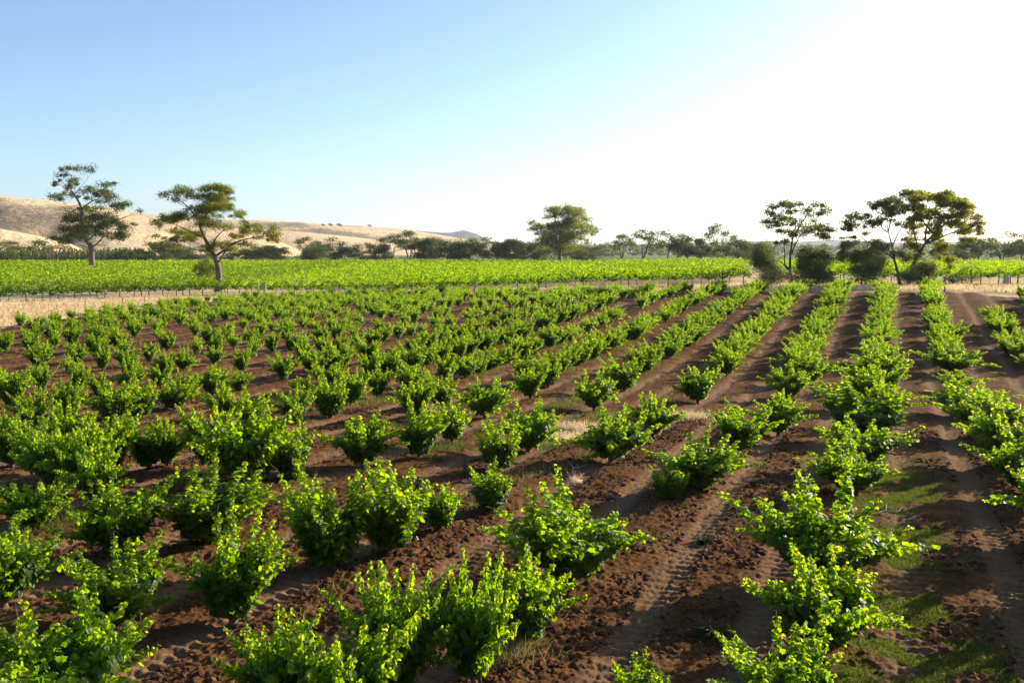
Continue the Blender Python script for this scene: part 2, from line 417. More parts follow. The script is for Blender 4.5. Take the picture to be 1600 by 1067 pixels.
# ------------------------------------------------------------------ bush vines
def vine_shape(seed, spread, nc, height, lean, low=False):
    """canes rising from a short head like a vase; returns dict of arrays"""
    g = np.random.default_rng(seed)
    head_z = 0.36 + g.uniform(-0.05, 0.08)
    canes, LP, LT, LN, LS, LV = [], [], [], [], [], []
    narm = 4; aaz = g.uniform(0, 6.28) + np.arange(narm) * 6.28 / narm + g.uniform(-.3, .3, narm)
    arms = [np.array((math.cos(a) * 0.22, math.sin(a) * 0.22, head_z + 0.12 + g.uniform(-.04, .06))) for a in aaz]
    for ci in range(nc):
        a = aaz[ci % narm] + g.uniform(-0.85, 0.85)
        tilt = g.uniform(0.05, 0.95) * spread
        if g.random() < 0.2: tilt = g.uniform(0.9, 1.4) * min(1.15, spread)
        L = g.uniform(0.52, 0.98) * height * (1.3 if g.random() < .25 else 1.0)
        p = arms[ci % narm] * g.uniform(0.3, 1.0, 1); p[2] = head_z + g.uniform(-0.05, 0.15)
        d = np.array((math.cos(a) * math.sin(tilt) + lean[0], math.sin(a) * math.sin(tilt) + lean[1], math.cos(tilt)))
        pts = [p.copy()]; n = 11
        sag = g.uniform(0.0, 0.45) * math.sin(tilt)
        for q in range(n):
            dd = unit(d + np.array((0, 0, -sag * (q / n) ** 1.5 * 1.1)) + g.normal(size=3) * 0.05)
            p = p + dd * L / n; pts.append(p.copy())
            if p[2] < 0.12: p[2] = 0.12
        pts = np.array(pts); canes.append((pts, np.linspace(0.008, 0.0025, len(pts))))
        nl = int(L * 160)
        t = g.uniform(0.0, 1.0, nl) ** 0.95
        f = t * (len(pts) - 1); i0 = np.minimum(f.astype(int), len(pts) - 2); fr = (f - i0)[:, None]
        c = pts[i0] * (1 - fr) + pts[i0 + 1] * fr
        out = unit(g.normal(size=(nl, 3)) * np.array((1, 1, 0.8)))
        rad = (0.028 + 0.115 * (1 - t ** 1.4))[:, None] * g.uniform(0.3, 1.15, (nl, 1))
        LP.append(c + out * rad)
        LS.append((0.082 - 0.044 * t ** 2.0) * g.uniform(0.65, 1.2, nl))
        LT.append(out * 0.8 + np.array((0, 0, -0.5)) + g.normal(size=(nl, 3)) * 0.45)
        LN.append(unit(out * 0.7 + np.array((0, 0, 0.45)) + g.normal(size=(nl, 3)) * 0.55))
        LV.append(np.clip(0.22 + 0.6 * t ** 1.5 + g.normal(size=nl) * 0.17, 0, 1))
    nf = int(1500 * height)
    a = g.uniform(0, 6.28, nf); rr_ = np.sqrt(g.uniform(0.02, 1, nf)); zz = g.uniform(0.0, 1, nf)
    rad = (0.22 + 0.30 * spread * zz) * rr_
    zlow = 0.10 if low else 0.20
    LP.append(np.stack([np.cos(a) * rad, np.sin(a) * rad, zlow + zz * 0.58 * height], -1))
    LS.append(g.uniform(0.055, 0.10, nf)); LT.append(g.normal(size=(nf, 3)) + np.array((0, 0, -0.8)))
    LN.append(unit(np.stack([np.cos(a), np.sin(a), np.full(nf, 0.5)], -1) + g.normal(size=(nf, 3)) * 0.45))
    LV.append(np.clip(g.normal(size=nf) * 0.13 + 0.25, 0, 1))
    trunk = [(spline([(0, 0, -0.15), (0.03, 0.02, 0.1), (-0.03, 0.03, 0.25), (0, 0, head_z)], 8) , np.array([0.075, 0.065, 0.055, 0.06, 0.05, 0.055, 0.065, 0.06]))]
    for ar in arms:
        trunk.append((spline([(0, 0, head_z - 0.05), ar * np.array((.6, .6, .95)), ar + np.array((0, 0, 0.10))], 6), np.array([0.055, 0.045, 0.04, 0.034, 0.03, 0.018])))
        trunk.append((spline([ar * np.array((.6, .6, .95)), ar * 1.15 + g.normal(size=3) * 0.05], 4), np.array([0.03, 0.026, 0.02, 0.012])))
    # tendrils at the tips
    for cpts, _ in canes[::2]:
        e = cpts[-1]; d = unit(cpts[-1] - cpts[-3])
        canes.append((spline([e, e + d * 0.06 + g.normal(size=3) * 0.02, e + d * 0.10 + g.normal(size=3) * 0.05], 5), np.linspace(0.003, 0.0012, 5)))
    return dict(P=np.concatenate(LP), T=np.concatenate(LT), N=np.concatenate(LN), S=np.concatenate(LS), V=np.concatenate(LV), trunk=trunk, canes=canes)

SHAPES = [  # seed, spread, canes, height, lean, low
    (1, 0.80, 26, 1.00, (0.00, 0.00)), (2, 1.15, 32, 1.05, (0.10, 0.00)), (3, 0.60, 22, 1.10, (-0.05, 0.05)),
    (4, 1.00, 30, 0.95, (0.15, -0.10)), (5, 0.55, 18, 0.90, (0.05, 0.0)), (6, 1.25, 34, 0.95, (0.0, 0.1)),
    (7, 0.75, 26, 1.15, (0.18, 0.0)), (8, 0.90, 24, 0.80, (-0.12, 0.0)), (9, 1.05, 28, 1.10, (-0.12, -0.1)), (10, 0.45, 16, 1.05, (0.2, 0.1))]
PROTO = []
for s in SHAPES:
    d = vine_shape(s[0], s[1], s[2], s[3], s[4])
    V, Fp = lobed_leaves(d['P'], d['N'], d['T'], d['S'])
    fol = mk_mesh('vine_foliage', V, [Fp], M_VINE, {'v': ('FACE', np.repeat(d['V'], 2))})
    V, Fp = tubes(d['trunk'], 7); tr = mk_mesh('vine_trunk', V, [Fp], M_WOODV, smooth=True)
    V, Fp = tubes(d['canes'], 4); ca = mk_mesh('vine_canes', V, [Fp], M_CANE, smooth=True)
    # thinned leaves for the far ones
    n = len(d['P']); q = rng.permutation(n)[:int(n * 0.22)]
    PROTO.append(dict(fol=fol, tr=tr, ca=ca, z97=float(np.percentile(d['P'][:, 2], 98.5)), w96=float(np.percentile(d['P'][:, 0], 98) - np.percentile(d['P'][:, 0], 2)) * .5 + .5 * float(np.percentile(d['P'][:, 1], 98) - np.percentile(d['P'][:, 1], 2)), P=d['P'][q], N=d['N'][q], T=d['T'][q], V=d['V'][q], S=d['S'][q] * 1.5, h=s[3], sp=s[1]))

# vines nearest the camera, read off one by one: base point px, scale, width factor, shape, turn
NEAR = [(361, 985, 1.05, .9, 6, 0.3), (323, 861, 1.0, 1.1, 6, 0.2), (190, 872, 1.1, 1.0, 0, 1.0), (56, 834, 1.0, 1.1, 3, 2.), (8, 955, 1.05, 1.05, 0, 4.),
    (190, 985, 1.15, 1.1, 8, 0.5), (100, 1130, 1.1, 1.3, 1, 1.2), (516, 897, 1.2, 0.9, 2, 0.5), (430, 1140, 1.1, 1.0, 8, 0.), (613, 874, 1.25, 0.85, 2, 2.2),
    (688, 838, 0.9, 0.85, 7, 0.9), (767, 808, 0.75, 0.8, 4, 0.), (890, 915, 1.15, 1.35, 5, 0.7), (822, 1022, 1.1, 1.1, 3, 0.4), (738, 1085, 1.25, 1.15, 1, 0.2),
    (620, 1098, 1.3, 1.15, 8, 2.8), (540, 1172, 1.2, 1.1, 0, 5.), (1045, 790, 0.55, 0.9, 4, 0.), (1088, 772, 0.95, 1.15, 6, 5.9), (1158, 708, 0.98, 1.15, 0, 2.),
    (1215, 682, 1.0, 1.25, 3, 0.), (1258, 603, 0.95, 1.2, 5, 3.), (1232, 626, 0.85, 1.2, 3, 1.), (1330, 777, 1.1, 1.3, 5, 0.3), (1347, 738, 1.1, 1.35, 1, 3.),
    (1350, 692, 1.1, 1.35, 9, 1.), (1372, 668, 1.05, 1.35, 3, 0.), (1362, 640, 0.95, 1.1, 0, 0.), (1368, 610, 1.1, 1.4, 5, 2.), (1290, 925, 1.2, 1.3, 5, 5.8),
    (1283, 1035, 1.15, 1.1, 1, 1.5), (1225, 1165, 1.15, 1.35, 8, 0.), (1000, 1135, 0.8, 1.0, 4, 0.), (1497, 612, 0.95, 1.35, 3, 3.3), (1488, 585, 1.0, 1.3, 1, 1.),
    (1512, 652, 1.15, 1.4, 5, 1.), (1540, 688, 1.15, 1.45, 1, 2.), (1572, 733, 1.2, 1.4, 3, 5.), (1610, 780, 1.2, 1.4, 5, 4.), (1665, 850, 1.2, 1.4, 1, 4.), (1745, 950, 1.2, 1.4, 5, 1.), (1850, 1075, 1.2, 1.4, 3, 2.), 
    (957, 726, 1.1, 1.35, 5, 2.6), (1020, 686, 1.0, 1.2, 8, 1.), (1090, 632, 1.1, 1.15, 0, 0.5), (1135, 590, 1.0, 1.2, 3, 0.3), (928, 642, 1.05, 1.2, 1, 0.8),
    (975, 612, 1.1, 1.1, 2, 0.5), (828, 625, 1.0, 1.0, 0, 0.), (855, 606, 1.0, 1.0, 2, 0.), (1020, 572, 0.9, 1.0, 2, 0.4), (825, 708, 1.0, 1.35, 1, 0.7),
    (780, 740, 0.95, 0.9, 2, 0.), (727, 750, 0.25, 0.7, 4, 0.), (706, 698, 0.9, 1.1, 7, 0.8), (655, 722, 1.1, 0.85, 6, 0.8), (565, 730, 1.0, 1.4, 3, 0.),
    (757, 656, 1.0, 1.4, 1, 0.4), (650, 658, 1.0, 1.1, 0, 0.), (690, 640, 0.95, 1.0, 2, 0.8), (455, 754, 1.05, 0.85, 2, 1.), (462, 668, 0.95, 1.2, 8, 0.),
    (516, 657, 1.1, 0.9, 2, 0.), (550, 638, 1.05, 0.9, 0, 3.), (590, 622, 0.9, 0.9, 0, 2.), (385, 765, 1.35, 1.2, 0, 0.), (330, 736, 1.2, 1.1, 3, 2.), (418, 742, 1.0, 0.9, 6, 1.),
    (232, 738, 1.0, 0.8, 2, 1.), (262, 732, 0.9, 0.9, 8, 1.), (172, 745, 1.15, 1.0, 0, 0.), (101, 712, 1.1, 1.2, 8, 4.), (20, 733, 1.05, 1.1, 0, 4.), (52, 742, .95, .8, 2, 4.),
    (85, 768, 1.05, 1.2, 3, 2.), (135, 775, 1.1, .9, 0, 1.), (177, 668, 1.1, 1.15, 3, 0.), (220, 655, 1.05, 0.9, 2, 0.), (272, 642, 0.9, 1.2, 6, 0.), (350, 660, 0.95, 1.1, 8, 1.),
    (395, 682, .95, 1.0, 2, 0.), (50, 675, 1.0, 1.1, 8, 0.), (100, 652, 1.0, 1.0, 6, 0.), (20, 640, 1.1, 1.0, 0, 0.), (150, 810, 1.0, 1.0, 3, 0.)]
vines = []      # X, Y, scale, width, shape, turn
for (px, py, sc, wd, sh, tn) in NEAR:
    p = at(px, py); vines.append((p[0], p[1], sc, wd, sh, tn))
NV = np.array([(v[0], v[1]) for v in vines])
# (top y, left x, right x) measured on the nearest vines, in the order of NEAR; gives their real height and width
FIT = [(812, 305, 435), (743, 255, 405), (762, 125, 265), (762, -10, 105), (825, -60, 90), (858, 85, 277), (962, 0, 240), (748, 438, 560), (968, 345, 490), (735, 552, 660),
    (762, 655, 727), (734, 738, 795), (772, 792, 1010), (885, 788, 924), (895, 680, 810), (888, 525, 700), (978, 440, 610), (733, 1027, 1078), (686, 1048, 1154), (640, 1110, 1195),
    (615, 1175, 1248), (552, 1225, 1295), (578, 1195, 1260), (700, 1278, 1400), (663, 1305, 1420), (607, 1295, 1412), (600, 1335, 1410), (575, 1325, 1400), (545, 1333, 1412), (770, 1203, 1430),
    (890, 1222, 1405), (1005, 1112, 1340), (1035, 960, 1040), (583, 1472, 1532), (545, 1450, 1530), (600, 1457, 1565), (612, 1480, 1600), (640, 1505, 1640), (670, 1540, 1690)]
for q in range(len(FIT), len(vines)):
    X, Y, sc, wd, sh, tn = vines[q]; P = PROTO[sh]; hh = 1.30 * sc; hs = hh / P['z97'] / 1.10
    vines[q] = (X, Y, hs, 1.10 * sc * wd / P['w96'] / hs, sh, tn)
for q, (ty, xl, xr) in enumerate(FIT):
    X, Y, sc, wd, sh, tn = vines[q]; P = PROTO[sh]; g0 = float(G0(X, Y)); h = 1.0
    for it in range(30):
        _, py_, z_ = project((X, Y, g0 + h)); h += (py_[0] - ty) * z_[0] / F * 0.7
    h = min(max(h, .5), 2.0); hs = h / P['z97'] / 1.10; ws = (xr - xl) * z_[0] / F / P['w96']
    vines[q] = (X, Y, hs, ws / hs, sh, tn)
lat = []
for kk in range(-34, 5):
    for jj in range(3, 66):
        u = jj * VINE_S + (kk % 2) * 0.35 + random.gauss(0, 0.13); wv = W0 + kk * ROW_S + random.gauss(0, 0.11)
        X, Y = xy(u, wv)
        if Y < 6: continue
        a = math.atan2(X, Y); r = math.hypot(X, Y)
        if r > R_block(a) - 1.0: continue
        ppx, ppy, _ = project((X, Y, float(G0(X, Y)))); ppx, ppy = ppx[0], ppy[0]
        if ppx < -70 or ppx > 1690 or ppy > 1230: continue
        rnd = random.random()
        # the zone read off by hand keeps only those vines
        lim = np.interp(ppx, [0, 400, 800, 900, 1150, 1300, 1480, 1600], [632, 632, 612, 590, 580, 597, 570, 600])
        if ppy > lim: continue
        if np.min(np.hypot(NV[:, 0] - X, NV[:, 1] - Y)) < 1.2: continue
        gap = 0.03 if kk >= -3 and kk <= 1 else (0.15 if kk > -8 else 0.20)
        if kk == 2 and ppy < 500: continue
        if kk >= 3 and ppy > 520: gap = .3
        if 900 < ppx < 1120 and 462 < ppy < 560 and kk > -9: gap = 0.2
        if rnd < gap: continue
        hh = random.uniform(1.0, 1.36); ww = random.uniform(0.75, 1.10)
        if kk >= -3: hh = random.uniform(1.12, 1.35); ww = random.uniform(1.25, 1.6)
        elif kk > -8: hh = random.uniform(1.08, 1.36); ww = random.uniform(1.0, 1.4)
        shp = random.randrange(10); sc = hh / PROTO[shp]['z97'] / 1.10; wd = ww / PROTO[shp]['w96'] / sc
        if random.random() < 0.12: sc *= 0.72
        lat.append((X, Y, sc, wd, shp, random.uniform(0, 6.28)))
vines += lat
inf = []
for v in vines:
    ppx, ppy, z = project((v[0], v[1], float(G0(v[0], v[1])) + 0.6)); inf.append((ppx[0], ppy[0], z[0]))
order = sorted(range(len(vines)), key=lambda q: inf[q][2] / (vines[q][2] * vines[q][3] ** .5))
MAXV = 296
sel = sorted(order[:MAXV], key=lambda q: inf[q][2]); rest = order[MAXV:]

ORD = ['first', 'second', 'third', 'fourth', 'fifth', 'sixth', 'seventh', 'eighth', 'ninth', 'tenth', 'eleventh', 'twelfth', 'thirteenth', 'fourteenth', 'fifteenth',
       'sixteenth', 'seventeenth', 'eighteenth', 'nineteenth', 'twentieth']
TENS = {2: 'twenty', 3: 'thirty', 4: 'forty', 5: 'fifty', 6: 'sixty', 7: 'seventy', 8: 'eighty', 9: 'ninety'}
def ordw(n):
    if n <= 20: return ORD[n - 1]
    t, o = divmod(n, 10)
    if n > 100: return 'hundred-and-' + ordw(n - 100)
    return (TENS[t] + '-' + ORD[o - 1]) if o else TENS[t][:-1] + 'ieth'
def rowname(k):
    if k == 0: return 'the straight row beside the green turf'
    if k > 0: return ordw(k) + ' row right of the turf-edged row'
    return ordw(-k) + ' row left of the turf-edged row'
def NF(z): return 0.90 + 0.12 * min(1, max(0, (z - 14) / 16))
rowof = {}
for q in sel:
    X, Y = vines[q][:2]; rowof.setdefault(int(round((uw(X, Y)[1] - W0) / ROW_S)), []).append(q)
lab = {}
for k, L in rowof.items():
    L.sort(key=lambda q: uw(*vines[q][:2])[0])
    for n, q in enumerate(L):
        X, Y, sc, wd, sh, tn = vines[q]; hh = sc * PROTO[sh]['z97'] * .88; ww = sc * wd * PROTO[sh]['w96'] / 1.15
        look = 'small bush vine' if hh < 0.75 else ('wide sprawling vine' if ww > 1.25 else ('tall upright vine' if hh > 1.1 and ww < .9 else ('low bush vine' if hh < 0.88 else 'leafy bush vine')))
        lab[q] = '%s, %s from the near end of %s' % (look, ordw(n + 1), rowname(k))
for q in sel:
    X, Y, sc, wd, sh, tn = vines[q]; P = PROTO[sh]
    root = link('grapevine', None, None, (X, Y, float(GH(X, Y)) - 0.02))
    root.rotation_euler = (0, 0, tn); root.scale = (sc * wd * NF(inf[q][2]), sc * wd * NF(inf[q][2]), sc * 1.10)
    tag(root, lab[q], 'grapevine', 'bush vines in the near block')
    link('trunk', P['tr'], root); link('canes', P['ca'], root); link('foliage', P['fol'], root)
# the rest of the block, far back, as one mass
VS, FS, AS = [], [], []; off = 0
TV, TF = [], []; toff = 0
for q in rest:
    X, Y, sc, wd, sh, tn = vines[q]; P = PROTO[sh]
    V, Fp = quad_leaves(P['P'], P['N'], P['T'], P['S'], 0.9)
    c, s = math.cos(tn), math.sin(tn)
    V = V * np.array((sc * wd, sc * wd, sc * 1.1)); V = np.stack([V[:, 0] * c - V[:, 1] * s + X, V[:, 0] * s + V[:, 1] * c + Y, V[:, 2] + float(GH(X, Y))], -1)
    VS.append(V); FS.append(Fp + off); off += len(V); AS.append(P['V'])
    tv, tf = tubes([(np.array([(X, Y, float(GH(X, Y)) - 0.1), (X + .02, Y, float(GH(X, Y)) + 0.5)]), np.array([0.07, 0.05]))], 5)
    TV.append(tv); TF.append(tf + toff); toff += len(tv)
if rest:
    nL = off; V = np.concatenate(VS + TV); Fa = np.concatenate(FS); Ft = np.concatenate(TF) + nL
    me = mk_mesh('far_vines', V, [Fa, Ft], [M_VINE, M_WOODV], {'v': ('FACE', np.concatenate([np.concatenate(AS), np.zeros(len(Ft))]))},
                 mat_idx=np.concatenate([np.zeros(len(Fa)), np.ones(len(Ft))]))
    tag(link('far_vines', me), 'small green bush vines crowding the far headland edge of the block', 'vines', kind='stuff')
print('VINES', len(vines), 'individual', len(sel))

# ------------------------------------------------------------------ trellised vineyards beyond the headland
def canopy(pts, n, size, g, hw=0.42, z0=0.92, z1=1.9):
    """leaf cloud along a row; pts (m,3) centre line points sampled at random"""
    t = g.uniform(0, 1, n); i0 = np.minimum((t * (len(pts) - 1)).astype(int), len(pts) - 2); fr = (t * (len(pts) - 1) - i0)[:, None]
    c = pts[i0] * (1 - fr) + pts[i0 + 1] * fr
    if len(c) > 600:
        kp = vnoise(c[:, 0] * .42 + 3, c[:, 1] * .9, 77) > .24; c = c[kp]; n = len(c)
    d = unit(pts[-1] - pts[0]); s = np.array((-d[1], d[0], 0))
    a = g.uniform(0, 2 * math.pi, n); rad = np.sqrt(g.uniform(0.25, 1, n))
    top = z1 + (vnoise(c[:, 0] * 1.3, c[:, 1] * 1.3, 3) - 0.5) * 0.95; bot = z0 + (vnoise(c[:, 0] * 1.1, c[:, 1] * 1.1, 8) - 0.5) * 0.4
    zc = (top + bot) / 2; zr = (top - bot) / 2
    wv = 0.75 + 0.5 * vnoise(c[:, 0] * 1.7, c[:, 1] * 1.7, 5)
    off = s[None] * (np.cos(a) * rad * hw * wv)[:, None]
    z = zc + np.sin(a) * rad * zr + np.where(g.random(n) < 0.08, g.uniform(0, 0.35, n), 0)
    P = c + off; P[:, 2] += z
    N = unit(s[None] * np.cos(a)[:, None] + np.array((0, 0, 1))[None] * (np.sin(a) + 0.5)[:, None] + g.normal(size=(n, 3)) * 0.6)
    T = g.normal(size=(n, 3)) + np.array((0, 0, -0.3))
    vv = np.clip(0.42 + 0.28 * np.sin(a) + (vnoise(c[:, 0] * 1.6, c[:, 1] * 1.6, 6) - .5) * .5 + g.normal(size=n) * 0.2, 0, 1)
    return P, N, T, g.uniform(0.7, 1.3, n) * size, vv
def row_line(p0, p1, step=3.0):
    n = max(2, int(math.hypot(p1[0] - p0[0], p1[1] - p0[1]) / step) + 1)
    t = np.linspace(0, 1, n); X = p0[0] + (p1[0] - p0[0]) * t; Y = p0[1] + (p1[1] - p0[1]) * t
    return np.stack([X, Y, G0(X, Y)], -1)
# front row, vine by vine
def polyline_points(PL, step):
    out = []; carry = 0
    for a, b in zip(PL[:-1], PL[1:]):
        L = math.hypot(b[0] - a[0], b[1] - a[1]); d = carry
        while d < L:
            t = d / L; X = a[0] + (b[0] - a[0]) * t; Y = a[1] + (b[1] - a[1]) * t
            out.append((X, Y, math.atan2(b[1] - a[1], b[0] - a[0]))); d += step
        carry = d - L
    return out
TPROTO = []
for s in range(5):
    g = np.random.default_rng(200 + s)
    P, N, T, S, vv = canopy(np.array([(-0.98, 0, 0), (0, 0, 0), (0.98, 0, 0)]) , 430, 0.17, g, 0.45)
    P[:, 2] += (vnoise(P[:, 0] * 2.2 + s * 7, P[:, 1] * 2.2, 4) - .5) * .3
    V, Fp = quad_leaves(P, N, T, S, 0.9)
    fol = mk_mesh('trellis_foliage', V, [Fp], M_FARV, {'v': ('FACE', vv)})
    V, Fp = tubes([(spline([(0, 0, -.1), (0.04, 0, .4), (0, .02, .9), (.05, 0, 1.05)], 7), np.linspace(.07, .04, 7)),
                   (spline([(0, 0, .92), (.45, 0, 1.02), (.88, 0, 1.0)], 5), np.linspace(.035, .02, 5)), (spline([(0, 0, .92), (-.45, 0, 1.02), (-.88, 0, 1.0)], 5), np.linspace(.035, .02, 5))], 6)
    TPROTO.append((fol, mk_mesh('trellis_trunk', V, [Fp], M_WOODV, smooth=True)))
def post_mesh(h, r, m, name='post'):
    V, Fp = tubes([(np.array([(0, 0, -.2), (0, 0, h * .5), (0, 0, h - .02), (0, 0, h), (0, 0, h + .001)]), np.array([r * 1.05, r, r, r * .9, 0.001]))], 9)
    return mk_mesh(name, V, [Fp], m, smooth=False)
PM = post_mesh(1.75, 0.075, M_POST)
def front_row(PL, side, n_off=0):
    k = 0; pk = 0
    for (X, Y, a) in polyline_points(PL, 1.83):
        k += 1
        px, _, _ = project((X, Y, 2)); 
        if px[0] < -30 or px[0] > 1640: k -= 1; continue
        fol, tr = random.choice(TPROTO)
        root = link('trellised_vine', None, None, (X, Y, float(G0(X, Y)) )); root.rotation_euler = (0, 0, a + (math.pi if random.random() < .5 else 0)); root.scale = (1, 1, random.uniform(.93, 1.07))
        tag(root, 'trellised vine, %s from the left in the front row of the %s' % (ordw(k), side), 'grapevine', 'front row of trellised vines')
        link('trunk', tr, root); link('foliage', fol, root)
        if k % 3 == 1:
            pk += 1
            po = link('trellis_post', PM, None, (X + math.cos(a) * .9, Y + math.sin(a) * .9 - .05, float(G0(X, Y)))); po.scale = (1, 1, random.uniform(.95, 1.08)); po.rotation_euler = (random.gauss(0, .02), random.gauss(0, .02), 0)
            tag(po, 'grey timber trellis post, %s from the left along the front of the %s' % (ordw(pk), side), 'post', 'trellis posts')
    # dripper line and wires hang along the posts
    L = np.array([(p[0], p[1], float(G0(p[0], p[1]))) for p in polyline_points(PL, 3.0)])
    V, Fp = tubes([(L + np.array((0, -.06, .50)), np.full(len(L), .014)), (L + np.array((0, -.06, 1.0)), np.full(len(L), .006)), (L + np.array((0, -.06, 1.45)), np.full(len(L), .006))], 4)
    tag(link('trellis_wires', mk_mesh('trellis_wires', V, [Fp], M_STEEL)), 'thin drip line and wires strung along the front row of the ' + side, 'wires')
front_row(LF, 'left far vineyard'); front_row(RFP, 'right far vineyard')

def far_field(name, p0, p1, depth_dir, nrows, label, stop=None, g=None):
    P_, N_, T_, S_, V_ = [], [], [], [], []
    d0 = np.array(p0[:2]); d1 = np.array(p1[:2]); q = np.array(depth_dir)
    for k in range(1, nrows):
        a = d0 + q * k * 3.3; b = d1 + q * k * 3.3
        if stop: a, b = stop(k, a, b)
        line = row_line(a, b); 
        # keep what the photo frames, with margin
        dist = np.hypot(*(0.5 * (a + b)))
        ppx, _, _ = project(line); ok = (ppx > -120) & (ppx < 1720)
        if ok.sum() < 2: continue
        line = line[ok]; L = np.hypot(*(line[-1] - line[0])[:2])
        dens = 34 * min(1.0, (125 / dist)) ** 1.1; n = int(L * dens)
        A = canopy(line, n, 0.20 * max(1, dist / 125) ** 0.75, g, 0.45, 0.9, 1.9)
        for l, x in zip((P_, N_, T_, S_, V_), A): l.append(x)
    P, N, T, S, vv = [np.concatenate(x) for x in (P_, N_, T_, S_, V_)]
    V, Fp = quad_leaves(P, N, T, S, 0.9)
    print(name, len(Fp))
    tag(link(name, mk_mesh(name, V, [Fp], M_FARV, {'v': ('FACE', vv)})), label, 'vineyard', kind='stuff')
g = np.random.default_rng(5)
dl = np.array(LF[4][:2]) - np.array(LF[0][:2]); dl /= np.hypot(*dl); nl = np.array((-dl[1], dl[0]))
def left_stop(k, a, b):
    # widen to the left with distance; a cross track and the pale strip interrupt the rows
    return a - dl * (k * 2.2), b + dl * (k * 0.45)
def lf_rows(k0, k1, label, nm, bstop=None):
    P_, N_, T_, S_, V_ = [], [], [], [], []
    for k in range(k0, k1):
        pts = []
        for (X, Y, z) in LF: pts.append((X + nl[0] * k * 3.3, Y + nl[1] * k * 3.3))
        pts[0] = (pts[0][0] - dl[0] * k * 2.4, pts[0][1] - dl[1] * k * 2.4)
        e = pts[-1]; ext = k * 0.9; pts.append((e[0] + dl[0] * ext, e[1] + dl[1] * ext))
        lines = []
        for a, b in zip(pts[:-1], pts[1:]):
            if math.hypot(a[0] - b[0], a[1] - b[1]) > 2: lines.append(row_line(a, b))
        for line in lines:
            ppx, _, _ = project(line); ok = (ppx > -120) & (ppx < 1720)
            if bstop is not None: ok &= bstop(ppx)
            if ok.sum() < 2: continue
            line = line[ok]; L = np.hypot(*(line[-1] - line[0])[:2]); dist = np.hypot(*line.mean(0)[:2])
            n = int(L * 34 * min(1.0, (125 / dist)) ** 1.1)
            if n < 4: continue
            A = canopy(line, n, 0.20 * max(1, dist / 125) ** 0.75, g, 0.45, 0.9, 1.9)
            for l, x in zip((P_, N_, T_, S_, V_), A): l.append(x)
    P, N, T, S, vv = [np.concatenate(x) for x in (P_, N_, T_, S_, V_)]
    V, Fp = quad_leaves(P, N, T, S, 0.9); print(nm, len(Fp))
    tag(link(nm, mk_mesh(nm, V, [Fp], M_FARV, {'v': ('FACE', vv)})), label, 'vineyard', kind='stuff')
lf_rows(1, 40, 'bright green trellised vineyard rows stretching across behind the dry headland', 'vineyard_rows')
lf_rows(43, 76, 'farther trellised vineyard rows beyond the cross track at left and centre', 'vineyard_rows', lambda x: (x < 905) | (x > 945))
far_field('vineyard_rows', RFP[0], RFP[2], (-0.08, 1.0), 55, 'trellised vineyard rows behind the gum trees at right', lambda k, a, b: (a + np.array((k * .9, 0)), b + np.array((k * 2.0, 0))), g)

# ------------------------------------------------------------------ trees
def foliage_cloud(clumps, leaf, dens, g, sub=0.38, flat=1.0, vbase=0.4):
    """clumps: (cx,cy,cz,rx,ry,rz); leafy sub-clumps on the shell of each, leaves scattered in them"""
    P_, N_, S_, V_ = [], [], [], []
    for (cx, cy, cz, rx, ry, rz) in clumps:
        ns = max(5, int(11 + 4 * (rx * rz) ** 0.5 / max(leaf * 3, .1)))
        d = unit(g.normal(size=(ns, 3))); d[:, 2] = np.abs(d[:, 2]) * 1.0 - 0.55 * g.random(ns)
        q = g.uniform(0.35, 1.0, ns)[:, None]
        C = np.array((cx, cy, cz)) + d * q * np.array((rx, ry, rz))
        tone = g.normal(size=ns) * 0.12; ref = rx * rz * 1.7
        sr = 1.15 * sub * np.array((rx, ry, rz)) * g.uniform(0.7, 1.25, (ns, 1)) + leaf * 0.3
        sr[:, 2] = np.maximum(sr[:, 2], 0.65 * sr[:, 0])
        for k in range(ns):
            nl = max(10, int(dens * 15 * sr[k][0] * sr[k][2] / (leaf * leaf) * min(1.6, (ref / (ns * sr[k][0] * sr[k][2])))))
            dd = g.normal(size=(nl, 3)) * 0.62
            P_.append(C[k] + dd * sr[k]); N_.append(unit(dd * 0.5 + g.normal(size=(nl, 3)) + np.array((0, 0, .4))))
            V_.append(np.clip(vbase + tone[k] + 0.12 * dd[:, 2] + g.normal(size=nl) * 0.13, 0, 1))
            S_.append(g.uniform(0.6, 1.4, nl) * leaf)
    P, N, S, V = [np.concatenate(x) for x in (P_, N_, S_, V_)]
    T = g.normal(size=P.shape) * .8 + np.array((0, 0, -0.6))
    return P, N, T, S, V

